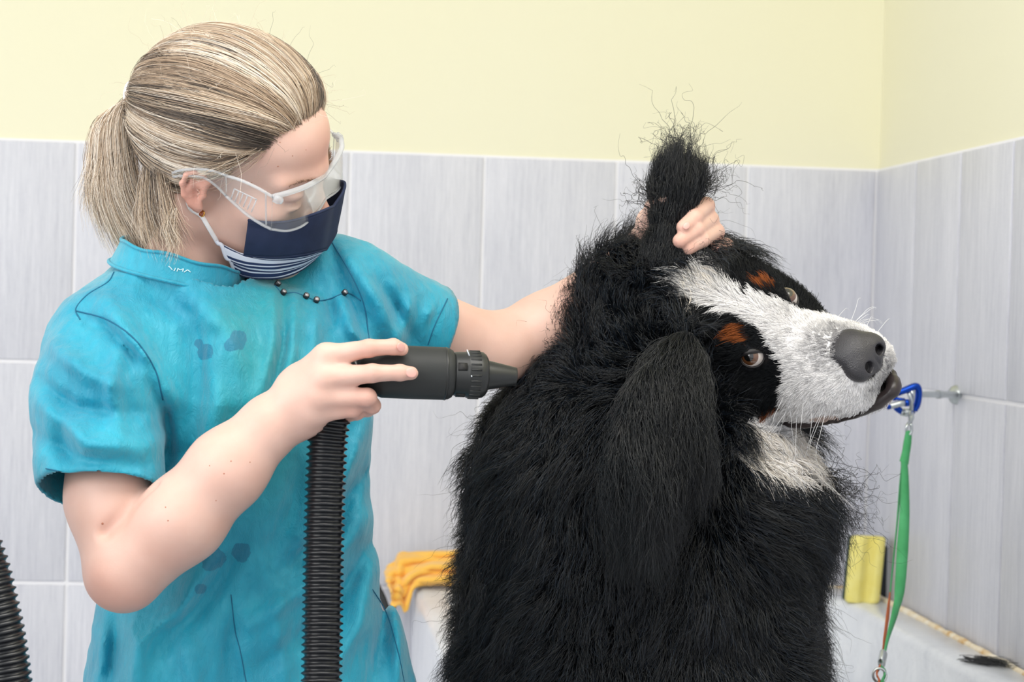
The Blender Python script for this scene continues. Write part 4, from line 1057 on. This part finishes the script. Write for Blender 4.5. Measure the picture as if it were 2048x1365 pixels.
# trousers and shoes (mostly below the frame)
trm = Mat('dark_trousers', lin(46, 54, 66), .8)
hp = lambda s_: hips + np.array([s_ * .085 * math.cos(yawT), s_ * .085 * math.sin(yawT), -.02])
legs = [Ell(hips + np.array([0, 0, 0]), (.155, .10, .12), TR, k=.05)]
shoes = []
for s_ in (-1, 1):
    k1 = hp(s_) * np.array([1, 1, 0]) + np.array([-.01, -.02, .50]); a1 = hp(s_) * np.array([1, 1, 0]) + np.array([-.01, .02, .09])
    legs += [Cone(hp(s_), k1, .078, .058, k=.03), Cone(k1, a1, .058, .048, k=.03)]
    shoes.append([Ell(a1 * np.array([1, 1, 0]) + np.array([.02, -.05, .045]), (.045, .125, .05), TR, k=.02), Cone(a1 * np.array([1, 1, 0]) + np.array([0, .0, .05]), a1 + np.array([0, 0, .02]), .042, .040, k=.03)])
Vl, Fl = surface_nets(legs, hips + np.array([-.3, -.25, -1.0]), hips + np.array([.3, .25, .2]), .012)
mesh_obj('trousers', smooth_v(Vl, Fl, 1), Fl, trm, person)
shm = Mat('black_shoe', lin(28, 28, 30), .5)
for sp2 in shoes:
    Vl, Fl = surface_nets(sp2, sp2[0].c + np.array([-.2, -.25, -.1]), sp2[0].c + np.array([.2, .25, .16]), .008, post=lambda P, D: np.maximum(D, .001 - P[:, 2]))
    mesh_obj('shoe', smooth_v(Vl, Fl, 1), Fl, shm, person)

# ------------------------------------------------------------------ hair
def HW(p): return np.asarray(p, float) @ PR.T * PS + PO
hc_c = np.array([0, -.010, .046]); hr_ = np.array([.0835, .107, .0955])
tieW = W(283, 196, 2.19); tieL = pl_(tieW)[0]
dT = unit((tieL - hc_c) / hr_)
def hairline(y, ax): 
    return np.interp(y, [-.12, -.07, -.040, -.030, -.018, .0, .012, .020, .034, .050, .068, .085, .12], [-.07, -.066, -.052, -.042, -.016, .028, .022, .020, .040, .058, .074, .086, .10])
def hsurf(d, f=1.): return hc_c + d * hr_ * f
dd = unit(rng.normal(size=(120000, 3))); pp = hsurf(dd)
ok = pp[:, 2] > hairline(pp[:, 1], np.abs(pp[:, 0]))
near_line = pp[:, 2] < hairline(pp[:, 1], 0) + .016
sel = np.nonzero(ok & (near_line | (rng.random(len(dd)) < .34)))[0][:17000]
d0 = dd[sel]; n = len(d0); K = 16
w0 = np.arccos(np.clip(d0 @ dT, -1, 1))[:, None]; t = np.linspace(0, 1, K)[None]
sw = np.maximum(np.sin(w0), 1e-3)
dirs = (np.sin((1 - t) * w0) / sw)[..., None] * d0[:, None] + (np.sin(t * w0) / sw)[..., None] * dT
dirs = unit(dirs)
nz1 = vnoise(pp[sel] + 3, 28)[:, None]; nz2 = vnoise(pp[sel] + 9, 90)[:, None]
lay = 1 + .035 * nz1 + .02 * nz2 + .012 * rng.normal(size=(n, 1))
rise = .905 + .095 * np.clip(t / .14, 0, 1) ** .7
f_ = rise * lay + .022 * np.sin(np.pi * t) * (1 + nz1) - .02 * t ** 6
pts = hc_c + dirs * hr_ * f_[..., None]
side_ = unit(np.cross(d0, dT)); pts += side_[:, None] * (.004 * np.sin(t * 5 + 9 * nz1) * (1 - t))[..., None] * (1 + nz2[..., None])
pts += np.cumsum(rng.normal(0, .00025, pts.shape), 1)
pal = np.array([lin(72, 64, 58)[:3], lin(122, 106, 92)[:3], lin(180, 155, 130)[:3], lin(220, 200, 174)[:3], lin(242, 232, 218)[:3]])
def hairtint(root, base_=.0, n=None):
    g = 2.0 + base_ + 2.9 * vnoise(root + 2, 75) + 1.9 * vnoise(root + 5, 200) + .55 * rng.normal(size=len(root)); g = np.clip(g, 0, 3.999); i = g.astype(int); f = (g - i)[:, None]
    return pal[i] * (1 - f) + pal[np.minimum(i + 1, 4)] * f
hm = Mat('blond_hair', lin(170, 145, 118), .38, spec=.5); hm.set('Base Color', hm.attr('tint').outputs['Vector'])
dark_top = -.5 * np.exp(-(np.linalg.norm(pp[sel] - np.array([.03, .03, .125]), axis=1) / .05) ** 2)
hair_obj('hair', HW(pts), .00017, .00006, hm, person, hairtint(d0 * .1, dark_top))
cap = Mat('scalp_hair', lin(104, 88, 74), .6)
th = np.linspace(.03, math.pi - .03, 60); az = np.linspace(0, 2 * np.pi, 90, endpoint=False)
q = np.stack([np.sin(th)[:, None] * np.cos(az), np.sin(th)[:, None] * np.sin(az), np.repeat(np.cos(th)[:, None], 90, 1)], -1)
Vq, Fq = grid_vf(hsurf(q, .945), True); Fq = np.array(Fq)
kp = Vq[:, 2] > hairline(Vq[:, 1], 0) + .006
Vq, Fq, _ = prune(Vq, Fq, kp); mesh_obj('scalp', HW(Vq), Fq, cap, person)
# ponytail
n = 4200; k = rng.random((n, 1)); a_ = rng.random((n, 1)) * 6.28; rr_ = np.sqrt(rng.random((n, 1)))
ctrl = [(280, 196, 10), (248, 207, 22), (226, 250, 34), (224, 320, 42), (228, 390, 48), (246, 450, 56)]
CP = []
for i, (x, y, w_) in enumerate(ctrl):
    c_ = W(x, y, 2.20); wv_ = w_ / 1830
    drop = np.zeros((n, 3))
    if i >= 4: drop[:, 2] = -((k[:, 0] - .45) * (.035 if i == 4 else .075))
    shift = np.zeros((n, 3))
    if i == 5: shift[:, 0] = (k[:, 0] - .35) * .055
    if i == 4: shift[:, 0] = (k[:, 0] - .35) * .02
    CP.append(c_ + np.cos(a_) * rr_ * wv_ * RGT + np.sin(a_) * rr_ * wv_ * .75 * FWD + (np.cos(a_) * rr_ * wv_ * (.75 if i < 2 else .1)) * UPV + drop + shift)
CP = np.stack(CP, 1); T_ = np.linspace(0, 5, 18); pts = np.zeros((n, 18, 3))
Q_ = np.concatenate([2 * CP[:, :1] - CP[:, 1:2], CP, 2 * CP[:, -1:] - CP[:, -2:-1]], 1)
for j, tt_ in enumerate(T_):
    i = min(int(tt_), 4); f = tt_ - i; a, b, c, d = Q_[:, i], Q_[:, i + 1], Q_[:, i + 2], Q_[:, i + 3]
    pts[:, j] = .5 * (2 * b + (c - a) * f + (2 * a - 5 * b + 4 * c - d) * f * f + (3 * b - a - 3 * c + d) * f ** 3)
grp = rng.integers(0, 60, n); gv_ = rng.normal(size=(60, 3)); pts += gv_[grp][:, None] * (np.linspace(0, 1, 18) ** 1.5)[None, :, None] * .007
pts += np.cumsum(rng.normal(0, .0005, pts.shape), 1)
hair_obj('ponytail', pts, .00017, .00006, hm, person, hairtint(np.c_[np.cos(a_) * rr_, np.sin(a_) * rr_, gv_[grp][:, :1]] * .03, .75))
# nape strands that have slipped out, baby hair at the temple, flyaways
def strands(ctrls, n, spread, name, r=.00013, tb=.2, cl=.003):
    C_ = catmull(np.array([W(x, y, Y - .033) for x, y, Y in ctrls]), 14); o_ = rng.normal(0, spread, (n, 1, 3)) * np.linspace(.4, 1, 14)[None, :, None]
    L_ = rng.uniform(.6, 1, (n, 1)); t_ = np.linspace(0, 1, 14)[None] * L_ * 13; i = np.minimum(t_.astype(int), 12); f = (t_ - i)[..., None]
    p_ = C_[i] * (1 - f) + C_[i + 1] * f + o_ + np.cumsum(rng.normal(0, .0006, (n, 14, 3)), 1)
    hair_obj(name, p_, r, .00004, hm, person, hairtint(rng.normal(size=(n, 3)), tb))
strands([(300, 330, 2.19), (300, 420, 2.18), (315, 470, 2.165), (330, 505, 2.14)], 420, .009, 'nape_hair')
strands([(345, 420, 2.13), (335, 460, 2.12), (345, 490, 2.11), (335, 520, 2.09)], 120, .006, 'nape_hair')
strands([(315, 300, 2.17), (330, 400, 2.14), (345, 455, 2.12), (362, 490, 2.10)], 200, .008, 'nape_hair', tb=-.5)
strands([(520, 300, 2.10), (470, 330, 2.10), (420, 350, 2.10), (350, 370, 2.11)], 40, .009, 'temple_hair')
d1 = d0[rng.integers(0, len(d0), 150)]; P = HW(hsurf(d1, 1.02)); Dn = unit((d1 * 1.0) @ PR.T * .6 + rng.normal(0, .5, (150, 3)))
hair_obj('flyaway_hair', clumped(P, Dn, Dn, rng.uniform(.015, .045, 150), 8, .02, .2, .25), .00009, .00003, hm, person, hairtint(d1 * .1, 1.))
tiem = Mat('white_hair_tie', lin(232, 230, 228), .6)
td = unit(W(255, 200, 2.205) - W(300, 190, 2.185)); s1 = unit(np.cross(td, [0, 1., 0])); s2 = np.cross(td, s1); aa = np.linspace(0, 2 * np.pi, 40)
for off_ in (-.0025, .0025): tube('hair_tie', W(277, 197, 2.19) + td * off_ + np.cos(aa)[:, None] * s1 * .0180 + np.sin(aa)[:, None] * s2 * .0165, .0032, tiem, person, 10)
# ear stud
gold = Mat('gold', lin(214, 170, 90), .25, 1); amber = Mat('amber_stone', lin(150, 70, 25), .1, spec=.8)
p_, n_ = hit(BVb, 403, 428)
if p_ is not None:
    er = lathe('earring', p_, n_, [(0, .0038), (.001, .0042), (.0022, .0040)], gold, person, 20); ball('stone', p_ + n_ * .0022, (.0033, .0033, .002), amber, er, zframe(n_), 16, 10)

# ------------------------------------------------------------------ mask
def atx(px, py, xl):
    d = raydir(px, py); r_ = PR[:, 0]; return CAM + d * ((xl * PS + (PO - CAM) @ r_) / (d @ r_))
def panel(topp, botp, xt, xb, nu, nv, bulge=0., pleat=None, skin=False):
    tp_, bp_ = catmull(np.array(topp, float), nu), catmull(np.array(botp, float), nu); G = np.zeros((nu, nv, 3))
    xs_t = np.interp(np.linspace(0, 1, nu), np.linspace(0, 1, len(xt)), xt); xs_b = np.interp(np.linspace(0, 1, nu), np.linspace(0, 1, len(xb)), xb)
    for i in range(nu):
        for j in range(nv):
            v_ = j / (nv - 1); q_ = tp_[i] * (1 - v_) + bp_[i] * v_; x_ = xs_t[i] * (1 - v_) + xs_b[i] * v_
            if pleat: q_ = q_ + np.array(pleat(i / (nu - 1), v_))
            G[i, j] = atx(q_[0], q_[1], x_ + bulge * math.sin(math.pi * v_) * (1 - i / (nu - 1)))
            if skin:                                                    # lie on the face, never inside it
                d_ = raydir(q_[0], q_[1]); h_ = BVb.ray_cast(Vector(CAM), Vector(d_))
                if h_[0] is not None and h_[3] - .0035 < np.linalg.norm(G[i, j] - CAM) and i < nu - 4: G[i, j] = CAM + d_ * (h_[3] - .0035)
    return G
def mirror_x(G):
    q_ = (G - PO) @ PR; q_ = q_.copy(); q_[..., 0] *= -1; return q_ @ PR.T + PO
def both(G):
    M_ = mirror_x(G)[::-1]; return np.concatenate([G, M_[1:]], 0)
mask = thing('face_mask', "navy and striped cloth face mask over the person's nose and mouth", 'face mask', tuple(W(580, 500, 2.1)))
navy = Mat('navy_cotton', lin(24, 36, 66), .85); nvv = navy.coord(); navy.bump(navy.noise(1200, nvv, 2), .3, .0004); navy.set('Base Color', navy.mix(navy.noise(60, nvv, 3), lin(20, 31, 58), lin(32, 45, 78)))
def cloth_panel(name, G, mat, th_=.0016, attrs=None):
    V_, F_ = grid_vf(G); o_ = mesh_obj(name, V_, F_, mat, mask, attrs=attrs); solid(o_, th_, 0); return o_
wob_ = lambda s_: [a_ + .002 * math.sin(9 * i) for i, a_ in enumerate(s_)]
GN = both(panel([(497, 441), (540, 446), (585, 442), (630, 428), (655, 418), (667, 413)], [(487, 510), (520, 513), (560, 514), (605, 509), (638, 502), (652, 499)], [.064, .061, .054, .041, .022, 0], [.063, .061, .055, .044, .024, 0], 40, 14, .004, None, True))
cloth_panel('upper_panel', GN, navy, .0022)
for k_ in (0, 13): tube('panel_hem', GN[:, k_], .0016, navy, mask, 8)
stripe = Mat('striped_cotton', lin(220, 224, 234), .85)
sv = stripe.attr('v').outputs['Fac']; sw_ = stripe.n('ShaderNodeMath', operation='FRACT', _0=sv).outputs[0]
stripe.set('Base Color', stripe.ramp(sw_, [(.0, lin(206, 212, 226)[:3]), (.42, lin(206, 212, 226)[:3]), (.46, lin(24, 44, 84)[:3]), (.60, lin(24, 44, 84)[:3]), (.63, lin(206, 212, 226)[:3]), (.70, lin(206, 212, 226)[:3]), (.73, lin(24, 44, 84)[:3]), (.97, lin(24, 44, 84)[:3]), (1., lin(206, 212, 226)[:3])]))
pl1 = lambda u_, v_: (0, 4.5 * math.sin(v_ * 13 + 1) * (1 - u_))
GS = both(panel([(433, 478), (462, 494), (490, 506), (545, 514), (605, 511), (648, 500)], [(470, 541), (492, 550), (520, 554), (562, 553), (600, 540), (628, 520)], [.069, .067, .063, .053, .033, 0], [.064, .061, .055, .044, .025, 0], 44, 22, .004, pl1, True))
uu = np.linspace(0, 1, GS.shape[0])[:, None]; vv = np.linspace(0, 1, 22)[None]; un = np.minimum(uu, 1 - uu) * 2
cloth_panel('chin_panel', GS, stripe, .0018, {'v': (vv * 3.0 + .85 * un * (1 - .5 * un) - .3 * np.sin(un * 3) * vv + .1).ravel()})
tube('panel_hem', GS[:, 21], .0015, navy, mask, 8); tube('side_hem', GS[0], .0022, stripe, mask, 8); tube('side_hem', GS[-1], .0022, stripe, mask, 8)
elas = Mat('white_elastic', lin(238, 238, 240), .7)
def loopm(pts_):
    P_ = np.array(pts_); ribP = catmull(P_, 24)
    V_, F_ = tube_vf(ribP, .0026, 10, flat=.45, n0=unit(np.array([.5, .2, .6]))); mesh_obj('ear_loop', V_, F_, elas, mask)
def on_skin(px, py):
    p_, n_ = hit(BVb, px, py); return p_ + n_ * .0015
lp = [on_skin(436, 484), on_skin(426, 468), on_skin(415, 450), on_skin(403, 431), HW((.0745, -.014, -.022)), HW((.073, -.020, .0)), HW((.0735, -.012, .020))]
loopm(lp); loopm(list(mirror_x(np.array(lp))))

# ------------------------------------------------------------------ safety glasses
def clear_mat(name, haze, col_=(1, 1, 1, 1), tint=(.97, .98, .98, 1)):
    m_ = Mat(name, col_, .06, spec=.6); t_ = m_.t
    tr_ = m_.n('ShaderNodeBsdfTransparent', _Color=tint); lw = m_.n('ShaderNodeLayerWeight', _Blend=.12)
    mx = m_.n('ShaderNodeMixShader'); fac = m_.math('ADD', m_.math('MULTIPLY', lw.outputs['Fresnel'], .55), haze)
    t_.links.new(fac, mx.inputs[0]); t_.links.new(tr_.outputs[0], mx.inputs[1]); t_.links.new(m_.b.outputs[0], mx.inputs[2])
    t_.links.new(mx.outputs[0], t_.nodes['Material Output'].inputs[0]); return m_
clr = clear_mat('clear_plastic', .05); rimm = clear_mat('clear_plastic_edge', .34, lin(226, 228, 232))
gog = thing('safety_glasses', "clear plastic safety glasses with slotted side shields on the person's face", 'glasses', tuple(W(580, 410, 2.1)))
GL = both(panel([(545, 394), (575, 386), (605, 376), (630, 364), (648, 353)], [(543, 459), (575, 462), (605, 452), (632, 428), (652, 398)], [.083, .073, .054, .028, 0], [.083, .073, .055, .030, 0], 30, 12, .0))
V_, F_ = grid_vf(GL); solid(mesh_obj('lens', V_, F_, clr, gog), .0018, 0)
tube('brow_rim', GL[:, 0], .0030, rimm, gog, 10); tube('lower_rim', GL[:, -1], .0013, rimm, gog, 8)
nb = len(GL) // 2
tube('nose_pad', catmull(np.array([GL[nb - 8, 7], GL[nb - 5, 6], GL[nb - 3, 3], GL[nb, 2], GL[nb + 3, 3], GL[nb + 5, 6], GL[nb + 8, 7]]) - PR[:, 1] * .006, 30), .0018, rimm, gog, 8)
GSd = panel([(546, 394), (515, 376), (480, 360), (450, 351)], [(543, 459), (520, 447), (492, 428), (452, 392)], [.083, .086, .087, .087], [.083, .086, .087, .087], 20, 10)
for Gq in (GSd, mirror_x(GSd)):
    V_, F_ = grid_vf(Gq); solid(mesh_obj('side_shield', V_, F_, clr, gog), .0016, 0)
    tube('shield_rim', Gq[:, 0], .0016, rimm, gog, 8); tube('shield_rim', Gq[:, -1], .0016, rimm, gog, 8); tube('shield_rim', Gq[3], .0009, rimm, gog, 8)
    sl = [((469 + i * 8.8, 378 + i * 4.2), (462 + i * 8.2, 398 + i * 5.2)) for i in range(6)]
    P_ = [np.array([atx(*a_, .088), atx(*b_, .088)]) for a_, b_ in sl]
    if Gq is not GSd: P_ = [mirror_x(p_) for p_ in P_]
    for p_ in P_: tube('vent_slot', p_, .0008, rimm, gog, 6)
    tube('vent_frame', np.array([p_[0] for p_ in P_]), .0008, rimm, gog, 6)
    q_ = [p_ if Gq is GSd else mirror_x(p_) for p_ in [np.array([atx(548, 396, .084), atx(556, 400, .083), atx(562, 402, .080)])]][0]
    tube('hinge', q_, [.0042, .0046, .0038], rimm, gog, 10)
GT = panel([(452, 351), (425, 342), (395, 338), (360, 341), (345, 346)], [(453, 393), (432, 372), (405, 355), (366, 352), (347, 354)], [.087, .087, .087, .086, .083], [.087, .087, .087, .086, .083], 20, 6)
for Gq in (GT, mirror_x(GT)):
    V_, F_ = grid_vf(Gq); solid(mesh_obj('temple_arm', V_, F_, clr, gog), .0026, 0)
    tube('temple_rim', Gq[:, 0], .0013, rimm, gog, 8); tube('temple_rim', Gq[:, -1], .0013, rimm, gog, 8)

# ------------------------------------------------------------------ dryer
bl = Mat('matt_black_rubber', lin(44, 46, 46), .55, spec=.35); bl.bump(bl.noise(500, bl.coord(), 3), .15, .0006)
blk = Mat('black_plastic', lin(32, 34, 34), .38, spec=.5); gl = Mat('glossy_black_hose', lin(22, 24, 28), .28, spec=.55)
dry = thing('dog_dryer', 'black hand-held blower with a long ribbed hose held in front of the teal tunic', 'dryer', tuple(W(700, 744, 1.992)))
A0, A1 = W(700, 741, 1.992), W(1032, 753, 2.000); axd = unit(A1 - A0); sc_ = np.linalg.norm(A1 - A0) / 332
def prof(l): return [((x - 700) * sc_, r_ * sc_) for x, r_ in l]
lathe('barrel', A0, axd, prof([(716, 30), (720, 40), (750, 46), (757, 50), (764, 52.5), (825, 53), (886, 52.5), (896, 51), (903, 47), (906, 42)]), bl, dry, 56)
lathe('seam_ring', A0, axd, prof([(886.5, 52.7), (888, 53.2), (890, 53.2), (891.5, 52.4)]), blk, dry, 56)
lathe('collar', A0, axd, prof([(903, 38), (906, 42), (909, 44), (930, 45), (933, 47), (936, 47.5), (956, 47), (964, 45.5), (970, 41), (974, 34)]), blk, dry, 56)
for k_ in range(26):
    a_ = k_ / 26 * 6.283; s1 = unit(np.cross(axd, [0, 0, 1.])); s2 = np.cross(axd, s1); o_ = (np.cos(a_) * s1 + np.sin(a_) * s2) * 47 * sc_
    tube('grip_rib', [A0 + axd * (936 - 700) * sc_ + o_, A0 + axd * (957 - 700) * sc_ + o_], .0011, blk, dry, 6)
slot = Mat('recess', (.006, .006, .006, 1), .6)
for a_ in (2.75, 5.9, 1.2):
    s1 = unit(np.cross(axd, [0, 0, 1.])); s2 = np.cross(axd, s1); o_ = (np.cos(a_) * s1 + np.sin(a_) * s2)
    c_ = A0 + axd * (919 - 700) * sc_ + o_ * 44.2 * sc_
    V_, F_ = tube_vf([c_ - axd * .0045, c_ + axd * .0045], [.0042, .0042], 10, flat=.35, n0=np.cross(axd, o_)); mesh_obj('latch_recess', V_, F_, slot, dry)
lathe('nozzle', A0, axd, prof([(968, 31), (974, 30), (980, 28.5), (1030, 18), (1033, 16.5), (1031, 14), (1000, 13), (985, 5)]), blk, dry, 48)
wht = Mat('white_scuff', lin(200, 206, 214), .5)
for x, y, dx, dy in [(934, 700, 5, 12), (943, 752, .5, 2)]:
    d_ = raydir(x, y); tY = 1.968
    tube('scuff', [at(x, y, 1.9685), at(x + dx, y + dy, 1.9668)], .0006, wht, dry, 6)
def hose(name, ctrl, r, pitch, mat, parent):
    P_ = catmull(np.array(ctrl), 3000); s_ = np.r_[0, np.cumsum(np.linalg.norm(np.diff(P_, axis=0), axis=1))]
    n_ = int(s_[-1] / pitch * 6); ss = np.linspace(0, s_[-1], n_); Q_ = np.stack([np.interp(ss, s_, P_[:, i]) for i in range(3)], 1)
    ph_ = (np.arange(n_) % 6) / 6; R_ = r + np.interp(ph_, [0, .17, .34, .5, .67, .84], [.0, .0012, .0032, .0034, .0012, 0])
    return tube(name, Q_, R_, mat, parent, 20)
LPx = lambda l: [at(x, y, Y) for x, y, Y in l]
hose('hose', LPx([(756, 744, 1.996), (725, 746, 1.998), (690, 762, 2.003), (668, 800, 2.006), (659, 850, 2.006), (654, 900, 2.004), (650, 1000, 1.998), (647, 1120, 1.990), (645, 1250, 1.980), (643, 1380, 1.968)]) + LPx([(641, 1520, 1.956), (639, 1680, 1.944), (634, 1850, 1.93)]) + [np.array([-.005, 1.90, .56]), np.array([-.05, 1.80, .34]), np.array([-.22, 1.66, .10]), np.array([-.48, 1.58, .03]), np.array([-.8, 1.6, .028]), np.array([-1.15, 1.7, .028])], .0172, .0069, gl, dry)
hs2 = thing('dryer_hose', 'thick black ribbed hose arching up at the left edge, beside the teal tunic', 'hose', (-.5, 1.9, 0))
hose('ribbed_hose', [np.array([-.30, 1.80, .03]), np.array([-.275, 1.88, .25]), np.array([-.272, 1.91, .50])] + LPx([(25, 1800, 1.925), (27, 1600, 1.93), (24, 1440, 1.93), (12, 1320, 1.93), (-6, 1220, 1.93), (-32, 1120, 1.935), (-70, 1030, 1.94), (-130, 950, 1.95)]) + [np.array([-.46, 1.955, 1.175]), np.array([-.56, 1.96, 1.11]), np.array([-.62, 1.96, .80]), np.array([-.64, 1.95, .4]), np.array([-.68, 1.95, .03])], .0188, .0072, gl, hs2)

# eyebrows and lashes
for sx in (1, -1):
    n_ = 130; u_ = rng.random(n_); b_ = np.c_[sx * (.012 + .036 * u_), .096 - .018 * u_ ** 2, .0225 + .004 * np.sin(u_ * 2.6)]
    hw_ = HW(b_); out_ = []
    for p_ in hw_:
        l_ = BVb.find_nearest(Vector(p_)); out_.append(np.array(l_[0]) + np.array(l_[1]) * .0003)
    Dn = unit(PR[:, 0] * sx * .8 + PR[:, 2] * .35 + rng.normal(0, .15, (n_, 3)) + PR[:, 1] * .1)
    hair_obj('eyebrow', clumped(np.array(out_), Dn, Dn, rng.uniform(.005, .009, n_), 5, .01, .1, .05), .00012, .00004, hm, person, np.tile(lin(120, 92, 68)[:3], (n_, 1)))
